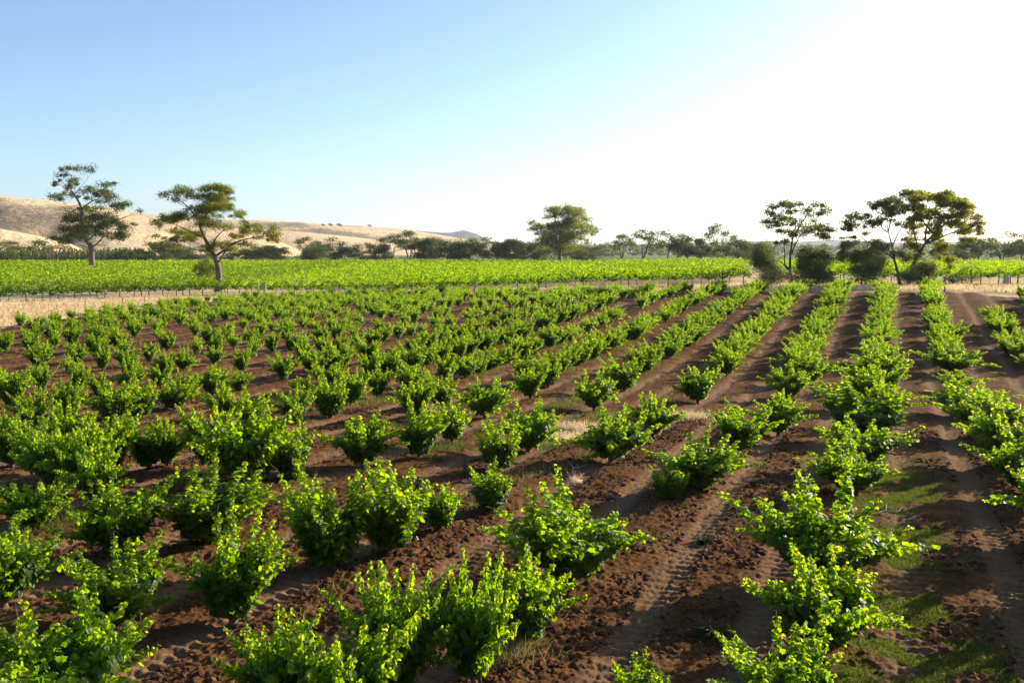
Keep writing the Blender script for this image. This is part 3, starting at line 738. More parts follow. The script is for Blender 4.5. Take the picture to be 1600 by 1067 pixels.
def limb_paths(clumps, stems, g, r0):
    """boughs from the nearest lower stem point to every clump, with twigs inside it"""
    paths = list(stems)
    nodes = []
    for P, r in stems:
        for a, b in zip(P, r): nodes.append((a, b))
    NP = np.array([n[0] for n in nodes]); NR = np.array([n[1] for n in nodes])
    order = sorted(range(len(clumps)), key=lambda i: np.min(np.linalg.norm(NP - np.array(clumps[i][:3]), axis=1)))
    for i in order:
        c = np.array(clumps[i][:3]); c = c - np.array((0, 0, clumps[i][5] * .3))
        dv = c - NP; dist = np.linalg.norm(dv, axis=1)
        cost = dist + np.where(dv[:, 2] < 0.25 * dist, 1.6 * dist, 0) - 0.0 * NR
        k = int(np.argmin(cost)); s = NP[k]; L = dist[k]
        if L < 0.1: continue
        rs = min(NR[k] * 0.55, 0.013 * L + 0.02 * r0 + 0.01); mid = s + (c - s) * 0.5 + np.array((0, 0, -0.08 * L)) + g.normal(size=3) * 0.10 * L
        P = spline([s, mid, c], 8); r = np.linspace(rs, max(rs * .35, .012), 8)
        paths.append((P, r)); NP = np.vstack([NP, P[2:]]); NR = np.concatenate([NR, r[2:]])
        for q in range(5):
            e = c + unit(g.normal(size=3) + np.array((0, 0, .5))) * np.array(clumps[i][3:6]) * g.uniform(.5, .95)
            b0 = P[5 + q % 3]
            paths.append((spline([b0, (b0 + e) / 2 + g.normal(size=3) * .06 * L, e], 5), np.linspace(r[-1] * .9, .006, 5)))
    return paths

def px_tree(name, label, cat, base, zoom, stems, clumps, leaf, dens, trunk_r, mleaf, mbark, seed, depth=0.75, vbase=0.4, D=None, sub=0.38, side=0.40, bare=(), group=None, flatc=1.0):
    """zoom=(x0,y0,f): the numbers below are read off an enlarged crop of the photo; every tree gets its own distance and real depth"""
    g = np.random.default_rng(seed)
    cv = lambda p: (zoom[0] + p[0] / zoom[2], zoom[1] + p[1] / zoom[2])
    bx, by = cv(base)
    if D is None: B = at(bx, by)
    else: X = ray(bx, by)[0] / ray(bx, by)[1] * D; B = (X, D, float(G0(X, D)))
    s = B[1] / F
    def loc(p, y=0.0): q = cv(p); return np.array(((q[0] - bx) * s, y, (by - q[1]) * s))
    W_ = max(abs(cv(c)[0] - bx) for c in clumps) * s
    xs = [loc(c)[0] for c in clumps]; xm = (min(xs) + max(xs)) / 2; hw = max(1e-3, (max(xs) - min(xs)) / 2)
    infl = 1.28 if name == 'gum_tree' else 1.0
    cl = []
    for c in clumps:
        p = loc(c); rx = c[2] / zoom[2] * s; rz = c[3] / zoom[2] * s
        room = depth * hw * math.sqrt(max(0.08, 1 - ((p[0] - xm) / hw) ** 2 * 0.9))
        cl.append((p[0], g.uniform(-1, 1) * room, p[2], rx * infl, max(rx, rz) * 1.2, rz * infl))
    ext = []
    for ii in range(len(cl)):
        for jj in range(ii + 1, len(cl)):
            A_, B_ = np.array(cl[ii]), np.array(cl[jj]); dd = math.hypot(A_[0] - B_[0], A_[2] - B_[2])
            if dd < 1.5 * (A_[3] + B_[3]) * .8 and g.random() < .28:
                M_ = (A_ + B_) / 2; M_[:3] += g.normal(size=3) * A_[5] * .5; M_[3:] *= g.uniform(.4, .7); ext.append(tuple(M_))
    for A_ in list(cl):
        for q_ in range(2):
            if g.random() < .75:
                dv_ = unit(g.normal(size=3) * np.array((1, 1, .6))) * np.array(A_[3:6]) * g.uniform(.9, 1.35); f_ = g.uniform(.3, .62)
                ext.append((A_[0] + dv_[0], A_[1] + dv_[1], A_[2] + dv_[2], A_[3] * f_, A_[4] * f_, A_[5] * f_ * 1.2))
    g.shuffle(ext); cl += [tuple(e) for e in ext[:int(len(cl) * 1.9)]]
    st = []
    for k, S_ in enumerate(stems):
        ys = np.cumsum(g.normal(size=len(S_)) * 0.06 * hw) if k else np.zeros(len(S_))
        pts = [loc(p, ys[i]) for i, p in enumerate(S_)]
        if k == 0: pts[0][2] = -0.3
        n = 4 * len(pts)
        L = spline(pts, n); ra = trunk_r * (0.85 if k == 0 else side)
        if k:   # spring from the main stem
            j = int(np.argmin(np.linalg.norm(st[0][0] - L[0], axis=1))); L[0] = st[0][0][j]
        t = np.linspace(0, 1, n); r = ra * (1 - 0.86 * t ** .8)
        if k == 0: r = r * (1 + 0.45 * np.exp(-t * n / 1.5))
        st.append((L, r))
    paths = limb_paths(cl, st, g, trunk_r)
    for bpts in bare:
        pts = [loc(p, g.uniform(-.2, .2) * hw) for p in bpts]
        j = min(range(len(st[0][0])), key=lambda q: np.linalg.norm(st[0][0][q] - pts[-1])); 
        L = spline(pts[::-1], 8); paths.append((L, np.linspace(.05, .012, 8) * (s * 9)))
        for q in (3, 5, 6): paths.append((spline([L[q], L[q] + np.array((g.normal() * 4 * s, g.normal() * 4 * s, g.uniform(3, 12) * s))], 4), np.linspace(.025, .008, 4) * (s * 9)))
    root = link(name, None, None, B)
    tag(root, label, cat, group)
    V, Fp = tubes(paths, 7); link('trunk', mk_mesh(name + '_trunk', V, [Fp], mbark, smooth=True), root)
    P, N, T, S, vv = foliage_cloud(cl, leaf, dens, g, sub, vbase=vbase)
    P = P[P[:, 2] > 0.02] if False else P
    P[:, 2] = np.maximum(P[:, 2], 0.05)
    V, Fp = quad_leaves(P, N, T, S, 0.55); print(name, len(Fp))
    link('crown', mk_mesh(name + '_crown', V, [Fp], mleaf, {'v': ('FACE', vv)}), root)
    return root

Z1 = (60, 250, 5.617); Z2 = (220, 270, 5.335); Z3 = (780, 290, 3.81); Z4 = (1140, 280, 3.478); Z5 = (1300, 280, 5.93)
px_tree('gum_tree', 'tall lopsided gum tree with pale trunk standing in the far vineyard at left', 'tree', (472, 982), Z1,
    [[(472, 982), (474, 860), (468, 760), (425, 690), (398, 560), (400, 440), (370, 360), (325, 290), (300, 230)],
     [(468, 765), (530, 745), (610, 660), (665, 580), (700, 520)], [(445, 720), (500, 680), (520, 600), (560, 530)], [(425, 700), (370, 640), (310, 560)], [(400, 440), (440, 390), (520, 350), (640, 360)],
     [(398, 540), (500, 480), (650, 520), (730, 510), (820, 470)]],
    [(290, 70, 35, 15), (330, 100, 36, 13), (430, 85, 72, 24), (265, 150, 52, 26), (320, 190, 38, 36), (250, 222, 30, 18), (395, 210, 22, 15), (175, 335, 52, 26), (250, 310, 38, 28),
     (335, 245, 36, 32), (420, 268, 58, 23), (500, 275, 56, 26), (555, 308, 50, 32), (520, 350, 32, 22), (670, 345, 70, 32), (680, 238, 66, 20), (640, 372, 55, 16), (750, 412, 42, 28), (830, 408, 58, 32),
     (888, 450, 24, 20), (660, 430, 42, 18), (470, 445, 52, 28), (330, 488, 88, 42), (275, 540, 55, 38), (220, 620, 52, 45), (290, 655, 88, 50), (350, 600, 60, 40), (285, 705, 66, 30), (400, 625, 60, 48),
     (480, 520, 60, 40), (560, 505, 80, 46), (570, 590, 88, 48), (480, 600, 70, 48), (460, 665, 60, 36), (620, 560, 50, 40), (690, 550, 42, 38), (735, 595, 48, 45), (700, 675, 58, 45), (750, 670, 38, 28), (560, 655, 60, 28)],
    0.36, 0.95, 0.95, M_GUM, M_BARK, 31, 0.6, side=0.30, bare=[[(150, 120), (200, 210), (270, 262), (330, 300)], [(230, 370), (280, 440), (320, 500), (390, 560)], [(500, 150), (470, 190), (400, 230), (350, 300)], [(600, 800), (590, 720), (520, 720), (470, 740)], [(430, 790), (320, 740), (400, 720), (440, 720)]])
px_tree('gum_tree', 'broad layered gum tree with dark trunk at the edge of the far vineyard', 'tree', (645, 992), Z2,
    [[(645, 992), (655, 860), (640, 745), (600, 660), (550, 560), (512, 460), (500, 390), (470, 330)], [(645, 760), (690, 700), (720, 640), (760, 600)], [(600, 670), (640, 560), (700, 500), (740, 470)],
     [(540, 540), (470, 510), (400, 480), (300, 430), (200, 400)], [(512, 460), (560, 360), (620, 280), (640, 180)], [(720, 640), (800, 590), (900, 560), (1000, 540), (1100, 530)], [(500, 400), (430, 300), (350, 230)]],
    [(260, 205, 42, 32), (320, 178, 48, 36), (390, 158, 55, 36), (335, 232, 45, 22), (430, 200, 58, 36), (470, 138, 50, 28), (530, 120, 60, 28), (600, 128, 60, 28), (660, 150, 60, 32), (730, 152, 58, 32),
     (780, 175, 34, 18), (600, 190, 48, 22), (560, 250, 66, 38), (640, 232, 68, 38), (700, 250, 48, 28), (520, 310, 58, 42), (600, 310, 78, 42), (680, 310, 68, 42), (760, 320, 58, 32), (740, 280, 38, 22),
     (840, 342, 44, 28), (440, 320, 46, 20), (872, 372, 28, 24), (150, 420, 44, 32), (210, 390, 58, 36), (280, 368, 58, 36), (340, 380, 56, 32), (400, 370, 50, 32), (450, 358, 48, 28), (560, 430, 56, 36),
     (640, 440, 76, 44), (720, 460, 58, 32), (600, 400, 50, 28), (380, 505, 56, 36), (330, 492, 48, 26), (430, 550, 58, 36), (445, 512, 48, 36), (280, 490, 34, 22), (200, 600, 52, 34), (270, 612, 46, 28), (240, 562, 36, 20),
     (350, 562, 36, 20), (860, 500, 56, 42), (830, 530, 38, 26), (800, 470, 46, 22), (902, 432, 30, 28), (960, 450, 48, 32), (1020, 490, 48, 32), (1110, 508, 56, 42), (1060, 530, 38, 28), (1130, 560, 32, 26),
     (960, 540, 44, 16), (640, 610, 58, 42), (700, 642, 46, 32), (600, 640, 38, 36), (750, 592, 38, 26), (850, 602, 56, 20), (790, 640, 46, 16), (480, 620, 44, 16), (150, 530, 36, 14)],
    0.17, 1.0, 0.66, M_GUMY, M_BARK, 32, 0.55, vbase=0.42, side=0.27)
px_tree('shrub', 'bushy sucker shrub against the trunk of the broad layered gum', 'shrub', (545, 975), Z2, [[(545, 975), (540, 900), (535, 840)]],
    [(530, 770, 70, 36), (480, 790, 42, 34), (590, 790, 38, 50), (545, 830, 60, 50), (560, 900, 50, 50), (520, 930, 40, 40)], 0.17, 0.8, 0.12, M_GUM, M_BARKD, 33, 0.9, vbase=.6)
px_tree('gum_tree', 'rounded bright gum tree standing alone behind the middle of the vineyard', 'tree', (358, 470), Z3,
    [[(358, 470), (360, 400), (365, 350), (370, 290), (395, 220), (410, 160)], [(362, 380), (330, 310), (290, 270), (220, 250)], [(365, 350), (420, 310), (480, 280), (550, 265)], [(368, 300), (340, 220), (320, 160)]],
    [(310, 150, 44, 26), (300, 180, 34, 18), (345, 170, 34, 26), (420, 130, 48, 22), (410, 160, 48, 32), (470, 160, 48, 32), (440, 190, 56, 26), (200, 215, 25, 13), (208, 252, 34, 18), (250, 240, 38, 22), (265, 275, 38, 18),
     (282, 320, 32, 22), (340, 290, 56, 32), (330, 330, 66, 32), (370, 240, 58, 32), (410, 240, 58, 32), (450, 230, 48, 28), (500, 200, 38, 22), (520, 250, 48, 26), (562, 258, 32, 15), (500, 280, 44, 17), (400, 290, 58, 32),
     (420, 330, 48, 28), (385, 365, 56, 24), (430, 365, 46, 20), (330, 365, 38, 20), (468, 358, 22, 11), (480, 302, 36, 14)],
    0.42, 0.95, 0.95, M_GUMY, M_BARK, 34, 0.8, vbase=0.42, D=345)
px_tree('gum_tree', 'slender open-crowned gum tree rising between two dark shrubs', 'tree', (340, 588), Z4,
    [[(340, 588), (328, 500), (326, 420), (335, 330), (348, 270), (345, 200)], [(325, 490), (295, 460), (290, 390), (272, 320), (262, 240)], [(330, 420), (362, 340), (400, 290), (450, 275)], [(320, 500), (280, 455), (235, 440)], [(345, 300), (390, 220), (430, 165)]],
    [(220, 155, 38, 16), (290, 130, 28, 11), (340, 140, 33, 18), (375, 138, 38, 18), (430, 148, 42, 20), (465, 180, 28, 22), (420, 200, 38, 16), (240, 195, 24, 12), (195, 238, 36, 12), (260, 225, 46, 18), (300, 220, 38, 20),
     (330, 240, 33, 18), (240, 262, 28, 12), (290, 290, 33, 15), (300, 312, 28, 18), (262, 350, 24, 18), (400, 280, 46, 20), (450, 270, 48, 20), (510, 258, 38, 16), (542, 282, 22, 11), (545, 320, 28, 8), (480, 312, 36, 8),
     (380, 302, 33, 10), (390, 178, 33, 14), (320, 178, 28, 13)],
    0.17, 0.85, 0.24, M_GUM, M_BARKD, 35, 0.8, vbase=0.6)
px_tree('shrub', 'dark rounded shrub on the left side of the slender gum', 'shrub', (200, 588), Z4, [[(205, 588), (195, 520), (185, 450)]],
    [(180, 400, 46, 50), (150, 420, 40, 50), (200, 362, 30, 26), (165, 372, 24, 22), (215, 430, 36, 46), (130, 455, 24, 34), (170, 480, 60, 50), (230, 510, 60, 44), (210, 545, 72, 34), (270, 520, 38, 40)], 0.13, 1.3, 0.12, M_BUSH, M_BARKD, 36, 0.9, sub=.5)
px_tree('shrub', 'wide dark shrub on the right side of the slender gum', 'shrub', (420, 592), Z4, [[(420, 592), (430, 520), (450, 450)]],
    [(450, 425, 56, 42), (500, 398, 34, 26), (530, 440, 30, 40), (425, 385, 26, 20), (395, 455, 38, 46), (420, 500, 70, 50), (490, 480, 60, 50), (390, 540, 62, 44), (450, 550, 72, 36), (500, 530, 40, 30)], 0.13, 1.3, 0.12, M_BUSH, M_BARKD, 37, 0.9, sub=.5)
px_tree('gum_tree', 'leaning many-stemmed gum with thin crown, left half of the big clump', 'tree', (640, 995), Z5,
    [[(640, 995), (600, 850), (568, 740), (538, 600), (500, 480), (490, 400)], [(545, 620), (585, 510), (640, 400), (660, 330)], [(568, 740), (420, 640), (285, 570), (220, 490), (180, 420)], [(500, 500), (440, 450), (400, 340), (380, 270)], [(500, 490), (520, 360), (560, 260)]],
    [(110, 402, 42, 28), (160, 378, 48, 36), (205, 440, 56, 32), (130, 462, 28, 18), (240, 350, 56, 28), (272, 410, 46, 36), (350, 505, 36, 20), (310, 358, 48, 28), (350, 270, 42, 36), (400, 230, 48, 32), (450, 200, 56, 30),
     (430, 290, 46, 36), (500, 230, 56, 36), (480, 330, 50, 32), (560, 200, 56, 28), (540, 280, 56, 34), (420, 380, 42, 24), (600, 325, 44, 34), (380, 432, 34, 16), (560, 390, 40, 24), (100, 550, 36, 12), (185, 545, 20, 10)],
    0.16, 0.95, 0.22, M_GUM, M_BARKD, 38, 0.7, vbase=0.45)
px_tree('gum_tree', 'largest domed gum with golden sunlit right side, behind the long rows', 'tree', (715, 990), Z5,
    [[(715, 990), (745, 810), (800, 690), (850, 600), (950, 490), (1050, 390), (1120, 320)], [(858, 590), (880, 450), (930, 310), (950, 220)], [(800, 690), (765, 570), (720, 430), (680, 290)], [(870, 590), (1000, 540), (1150, 480), (1280, 430)], [(880, 460), (820, 380), (770, 260)]],
    [(640, 158, 56, 28), (700, 150, 58, 32), (690, 210, 58, 36), (760, 190, 58, 36), (780, 250, 50, 38), (880, 132, 58, 26), (940, 150, 58, 32), (850, 190, 58, 32), (1000, 180, 58, 32), (1060, 170, 58, 32), (1120, 190, 58, 38),
     (1180, 212, 52, 38), (960, 230, 58, 38), (1050, 240, 58, 38), (1140, 262, 58, 38), (1220, 270, 52, 38), (1262, 312, 36, 24), (900, 280, 58, 38), (1000, 310, 68, 38), (1100, 330, 58, 38), (1180, 340, 58, 32), (1240, 372, 48, 38),
     (1290, 420, 46, 38), (1340, 470, 38, 28), (1362, 512, 24, 18), (1300, 490, 36, 26), (1230, 450, 56, 32), (1150, 420, 58, 32), (1050, 410, 66, 38), (940, 370, 66, 38), (830, 350, 58, 32), (740, 360, 56, 28), (700, 390, 46, 22),
     (760, 430, 56, 32), (860, 430, 58, 32), (960, 470, 58, 32), (1060, 490, 58, 28), (1150, 500, 48, 22), (780, 500, 48, 28), (900, 540, 46, 20), (820, 560, 46, 26), (700, 560, 46, 28), (740, 620, 56, 32), (680, 622, 38, 28),
     (1000, 560, 56, 20), (650, 420, 36, 26), (1160, 572, 46, 32), (1100, 560, 36, 18), (620, 250, 48, 32), (680, 290, 44, 30), (975, 650, 50, 44), (1045, 620, 44, 36), (1010, 750, 58, 40), (955, 795, 46, 22), (700, 740, 56, 36), (860, 660, 40, 30)],
    0.17, 1.55, 0.30, M_GUMY, M_BARKD, 39, 0.75, vbase=0.50)
px_tree('shrub', 'large dark round shrub at the foot of the leaning gum', 'shrub', (280, 1000), Z5, [[(280, 1000), (270, 900), (280, 780)]],
    [(130, 620, 42, 46), (110, 690, 40, 50), (230, 615, 66, 44), (330, 590, 80, 40), (430, 625, 80, 46), (520, 650, 60, 44), (590, 690, 46, 44), (180, 730, 86, 64), (320, 740, 110, 76), (450, 750, 76, 60), (200, 850, 86, 76), (330, 870, 116, 80), (420, 850, 60, 60), (260, 930, 110, 50)],
    0.13, 1.4, 0.14, M_BUSH, M_BARKD, 40, 0.9, sub=.5)
px_tree('shrub', 'dark spreading shrub round the stems of the domed gum', 'shrub', (800, 1000), Z5, [[(800, 1000), (820, 900), (840, 820)]],
    [(870, 800, 64, 50), (810, 850, 100, 66), (900, 880, 66, 60), (760, 920, 110, 54), (690, 900, 66, 50), (860, 940, 90, 40)], 0.13, 1.3, 0.12, M_BUSH, M_BARKD, 41, 0.9, sub=.5)
px_tree('shrub', 'small grey-green shrub in dry grass right of the big clump', 'shrub', (1290, 975), Z5, [[(1290, 975), (1290, 900), (1285, 850)]],
    [(1280, 830, 36, 50), (1250, 890, 50, 46), (1320, 890, 50, 50), (1290, 920, 60, 40)], 0.11, 0.7, 0.05, M_BUSH, M_BARKD, 42, 0.9, sub=.5, vbase=.8)
px_tree('shrub', 'low scrubby shrub between the domed gum and the small grey shrub', 'shrub', (1120, 985), Z5, [[(1120, 985), (1120, 940), (1120, 900)]],
    [(1100, 920, 60, 40), (1160, 930, 50, 36), (1060, 930, 40, 30)], 0.11, 0.6, 0.05, M_BUSH, M_BARKD, 43, 0.9, sub=.5, vbase=.6)

# ---- belt of gums behind the far vineyard: a few forms, copied
def gum_form(seed, w_, h, kind):
    g = np.random.default_rng(seed); cl = []
    if kind == 'open':
        th = 0.5
        for k in range(15):
            a = g.uniform(0, 6.28); rr_ = w_ * 0.5 * math.sqrt(g.random()); x, y = rr_ * math.cos(a), rr_ * math.sin(a)
            z = h * (0.92 - 0.38 * (rr_ / (w_ * .5)) ** 2 - (0.25 * g.random() if g.random() < .4 else 0))
            cl.append((x, y, z, w_ * g.uniform(.12, .17), w_ * g.uniform(.12, .17), h * g.uniform(.05, .085)))
    elif kind == 'full':
        for k in range(26):
            a = g.uniform(0, 6.28); rr_ = w_ * 0.46 * math.sqrt(g.random()); x, y = rr_ * math.cos(a), rr_ * math.sin(a)
            z = h * g.uniform(0.28, 0.9) * (1 - 0.35 * (rr_ / (w_ * .5)) ** 2)
            cl.append((x, y, z, w_ * g.uniform(.13, .18), w_ * g.uniform(.13, .18), h * g.uniform(.08, .13)))
    else:
        for k in range(16):
            a = g.uniform(0, 6.28); rr_ = w_ * 0.40 * math.sqrt(g.random()); x, y = rr_ * math.cos(a), rr_ * math.sin(a)
            z = h * g.uniform(0.18, 0.85) * (1 - 0.3 * (rr_ / (w_ * .5)) ** 2)
            cl.append((x, y, z, w_ * .2, w_ * .2, h * .15))
    st = []
    ns = 3 if kind == 'open' else 2
    for k in range(ns):
        a = g.uniform(0, 6.28); e = np.array((math.cos(a) * w_ * .16, math.sin(a) * w_ * .16, h * .62))
        P = spline([(0, 0, -.4), e * np.array((.35, .35, .45)) + g.normal(size=3) * .2, e], 9); st.append((P, np.linspace(.32, .1, 9)))
    V, Fp = tubes(limb_paths(cl, st, g, .3), 5)
    tr = mk_mesh('belt_gum_trunk', V, [Fp], M_BARK if kind == 'open' else M_BARKD, smooth=True)
    P, N, T, S, vv = foliage_cloud(cl, 0.48, 1.0 if kind != 'open' else .8, g, .42, vbase=.5 if kind == 'open' else .3)
    P[:, 2] = np.maximum(P[:, 2], .1)
    V, Fp = quad_leaves(P, N, T, S, .6)
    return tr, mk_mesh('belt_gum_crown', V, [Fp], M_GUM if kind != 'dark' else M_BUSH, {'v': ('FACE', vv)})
FORMS = {}
for kind, sd in (('open', (1, 2, 3, 4)), ('full', (5, 6, 7, 8)), ('dark', (9, 10))):
    FORMS[kind] = [gum_form(300 + s, 14, 12, kind) for s in sd]
BELT = [ # px x, top y, width px, kind, distance, label
 (90, 373, 62, 'open', 330, 'small yellowish gum left of the tall lopsided gum, above the conifer strip'),
 (20, 380, 60, 'open', 420, 'faint open gum at the left end of the conifer plantation'),
 (205, 390, 36, 'dark', 400, 'little dark bush right of the tall lopsided gum'),
 (252, 379, 62, 'full', 390, 'grey-green gum at the left end of the dark belt, left of the broad gum'),
 (300, 386, 60, 'full', 400, 'low dark gum showing left of the broad gum trunk'),
 (392, 382, 70, 'full', 400, 'dark gum showing just right of the broad gum trunk'),
 (430, 384, 54, 'full', 385, 'dark gum under the right arm of the broad gum'),
 (490, 386, 46, 'dark', 375, 'dark round bushy tree in front of the hillside pair of gums'),
 (483, 374, 46, 'open', 390, 'gum with a rounded open top left of the dark round bushy tree'),
 (528, 374, 60, 'full', 390, 'olive gum with a sloping right side, right of the dark round bushy tree'),
 (560, 392, 34, 'open', 400, 'tiny gum in the gap before the long central belt'),
 (588, 380, 44, 'full', 385, 'first gum at the left end of the long central belt'),
 (612, 372, 48, 'open', 400, 'open gum second along the long central belt'),
 (640, 365, 56, 'open', 390, 'tallest open-topped gum in the long central belt'),
 (668, 372, 56, 'full', 385, 'full dark gum right of the tallest one in the central belt'),
 (700, 373, 54, 'full', 390, 'gum in the middle of the central belt below the blue hill'),
 (732, 375, 50, 'full', 385, 'dense gum just right of the blue hill foot'),
 (765, 373, 52, 'full', 400, 'broad gum before the break in the central belt'),
 (792, 374, 50, 'full', 395, 'dark gum right of the break in the central belt'),
 (820, 376, 50, 'full', 390, 'dark gum just left of the lone rounded bright gum'),
 (846, 389, 30, 'dark', 380, 'small dark tree touching the lone rounded bright gum'),
 (912, 386, 34, 'full', 380, 'short gum at the right foot of the lone rounded bright gum'),
 (905, 398, 26, 'dark', 370, 'low dark bush beside the pale strip'),
 (925, 384, 60, 'full', 620, 'hazy distant tree behind the short gum and green field'),
 (895, 387, 60, 'full', 640, 'hazy distant tree seen through the lone gum'),
 (970, 370, 46, 'open', 375, 'thin-stemmed gum at the left end of the right-hand belt'),
 (1003, 363, 56, 'open', 380, 'airy gum second from left in the right-hand belt'),
 (1040, 363, 52, 'open', 385, 'airy gum third from left in the right-hand belt'),
 (1072, 368, 50, 'full', 375, 'dark full gum in the middle of the right-hand belt'),
 (1095, 375, 40, 'full', 380, 'dark gum left of the tall layered one in the right-hand belt'),
 (1120, 354, 46, 'open', 385, 'tall layered gum standing above the right-hand belt'),
 (1150, 374, 54, 'full', 370, 'rounded gum at the right end of the right-hand belt'),
 (1168, 384, 40, 'full', 400, 'gum peeping over the left dark shrub'),
 (1485, 385, 50, 'full', 330, 'hazy gum just right of the golden domed gum'),
 (1520, 372, 60, 'full', 340, 'broad hazy gum second right of the golden domed gum'),
 (1560, 364, 60, 'open', 350, 'tall hazy gum near the right edge'),
 (1592, 368, 54, 'full', 345, 'hazy gum cut by the right edge'),
 (1640, 372, 54, 'full', 345, 'hazy gum beyond the right edge')]
for i_, (x, ty, wpx, kind, D, lb) in enumerate(BELT):
    g_ = FORMS[kind][i_ % len(FORMS[kind])]
    X = (x - 800) / F * D / math.cos(PITCH); gz = float(G0(X, D))
    top = CAMZ + (ray(x, ty)[2] / ray(x, ty)[1]) * D; hgt = max(3, top - gz)
    root = link('belt_gum_tree', None, None, (X, D, gz)); wm = wpx * D / F
    root.scale = (wm / 14 * 1.15, wm / 14 * 1.15, hgt / 12 * 1.12); root.rotation_euler = (0, 0, random.uniform(0, 6.28))
    tag(root, lb, 'tree', 'trees behind the far vineyard'); link('trunk', g_[0], root); link('crown', g_[1], root)
# hillside trees
for (x, y, sz, D, lb) in [(213, 355, 9, 1080, 'single small tree on the golden hillside by the tall lopsided gum'), (579, 355, 5, 2350, 'speck of a lone tree on the distant ridge'),
      (507, 354, 5, 2100, 'left small tree of the ridge-top group'), (518, 354, 6, 2100, 'middle small tree of the ridge-top group'), (532, 355, 7, 2100, 'right small tree of the ridge-top group')]:
    X = (x - 800) / F * D; z = CAMZ + ray(x, y)[2] / ray(x, y)[1] * D; wm = sz * D / F
    root = link('hill_tree', None, None, (X, D, z)); root.scale = (wm / 14 * 1.3, wm / 14 * 1.3, wm / 12 * .9)
    tag(root, lb, 'tree', 'trees on the hills'); link('trunk', FORMS['full'][0][0], root); link('crown', FORMS['full'][0][1], root)

# ---- conifer plantation strip (one mass) and far woodland
def wood_mass(name, label, x0, x1, rows, D0, dD, h, wd, m, step, leaf, nper, seed, cone=True, top=None):
    g = np.random.default_rng(seed); P_, V_ = [], []; tp = []
    for rI in range(rows):
        D = D0 + rI * dD; X = (x0 - 800) / F * D
        while X < (x1 - 800) / F * D:
            hh = h * g.uniform(.75, 1.15); n = nper; t = g.random(n)
            Y = D + g.normal() * .8
            if cone: rad = wd * (1 - t) ** .8 * np.sqrt(g.random(n)); z = .2 + t * hh
            else: a0 = g.uniform(0, 3.14, n); rad = wd * np.sin(a0) * np.sqrt(g.random(n)); z = hh * (.55 - .45 * np.cos(a0))
            a = g.uniform(0, 6.28, n); P = np.stack([X + rad * np.cos(a), Y + rad * np.sin(a), z], -1); P[:, 2] += G0(P[:, 0], P[:, 1]); P_.append(P); V_.append(np.clip(g.normal(size=n) * .15 + g.uniform(.2, .7), 0, 1))
            tp.append((np.array([(X, Y, float(G0(X, Y)) - .3), (X, Y, float(G0(X, Y)) + hh * .8)]), np.array([.16, .05])))
            X += step * g.uniform(.7, 1.3)
    P = np.concatenate(P_); n = len(P)
    V, Fp = quad_leaves(P, rdir(n), rdir(n) + np.array((0, 0, .4)), np.random.default_rng(seed).uniform(.6, 1.4, n) * leaf, .6)
    tv, tf = tubes(tp, 4)
    me = mk_mesh(name, np.concatenate([V, tv]), [Fp, tf + len(V)], [m, M_BARKD], {'v': ('FACE', np.concatenate([np.concatenate(V_), np.zeros(len(tf))]))}, mat_idx=np.concatenate([np.zeros(n), np.ones(len(tf))]))
    print(name, n); tag(link(name, me), label, 'woodland', kind='stuff')
wood_mass('conifer_plantation', 'strip of small dark conifers at the foot of the golden hill', -60, 245, 6, 395, 4, 5.6, 1.7, M_BUSH, 1.9, .5, 170, 51)
wood_mass('far_woodland', 'bluish distant woodland along the plain', 820, 1660, 3, 1150, 60, 13, 13, M_BUSH, 24, 2.6, 240, 52, cone=False)
wood_mass('scrub_belt', 'dark understorey bushes along the foot of the gum belts', 235, 905, 2, 404, 5, 2.7, 2.4, M_BUSH, 6.0, .55, 150, 53, cone=False)
wood_mass('scrub_belt', 'dark understorey bushes under the right-hand gum belt', 1060, 1660, 2, 404, 5, 2.4, 2.4, M_BUSH, 8.0, .55, 140, 54, cone=False)

# ------------------------------------------------------------------ grasses
def blades(P, h, wd, g, lean=0.35):
    n = len(P); a = g.uniform(0, 6.28, n); sd = np.stack([np.cos(a), np.sin(a), np.zeros(n)], -1) * (wd / 2)[:, None] if hasattr(wd, '__len__') else np.stack([np.cos(a), np.sin(a), np.zeros(n)], -1) * wd / 2
    L = g.normal(size=(n, 3)) * lean; L[:, 2] = 1; L = unit(L) * h[:, None]
    M_ = P + L * .55; T = P + L; T[:, 2] -= h * .08
    V = np.stack([P - sd, P + sd, M_ + sd * .7, T, M_ - sd * .7], 1).reshape(-1, 3)
    return V, np.arange(n * 5).reshape(-1, 5)
g = np.random.default_rng(70)
# dry headland grass
n = 170000; pxx = g.uniform(-60, 1680, n); a = np.arctan((pxx - 800) / F); rb = R_block(a); lo = rb + np.where(pxx < 620, 0.6, 4.2)
rf = np.interp(a, LFA, LFR); rf = np.where(pxx > 1180, np.interp(a, [0.24, 0.47], [126, 128]), rf)
t = g.random(n); r = lo + (rf + 4 - lo) * t
X = r * np.sin(a); Y = r * np.cos(a)
keep = fbm(X * .5, Y * .5, 3, 99) > np.where(pxx < 620, .30, .42)
keep &= ~((pxx > 560) & (g.random(n) < .45))
X, Y = X[keep], Y[keep]; n = len(X); P = np.stack([X, Y, G0(X, Y) - .02], -1)
tone = fbm(X * .25, Y * .5, 3, 101)
V, Fp = blades(P, g.uniform(.2, .55, n) * (.5 + tone), g.uniform(.05, .10, n), g)
tag(link('dry_grass', mk_mesh('dry_grass', V, [Fp], M_DRY, {'v': ('FACE', np.clip(tone * 1.1 + g.normal(size=n) * .15, 0, 1))})), 'pale golden dry grass on the headland', 'grass', kind='stuff')
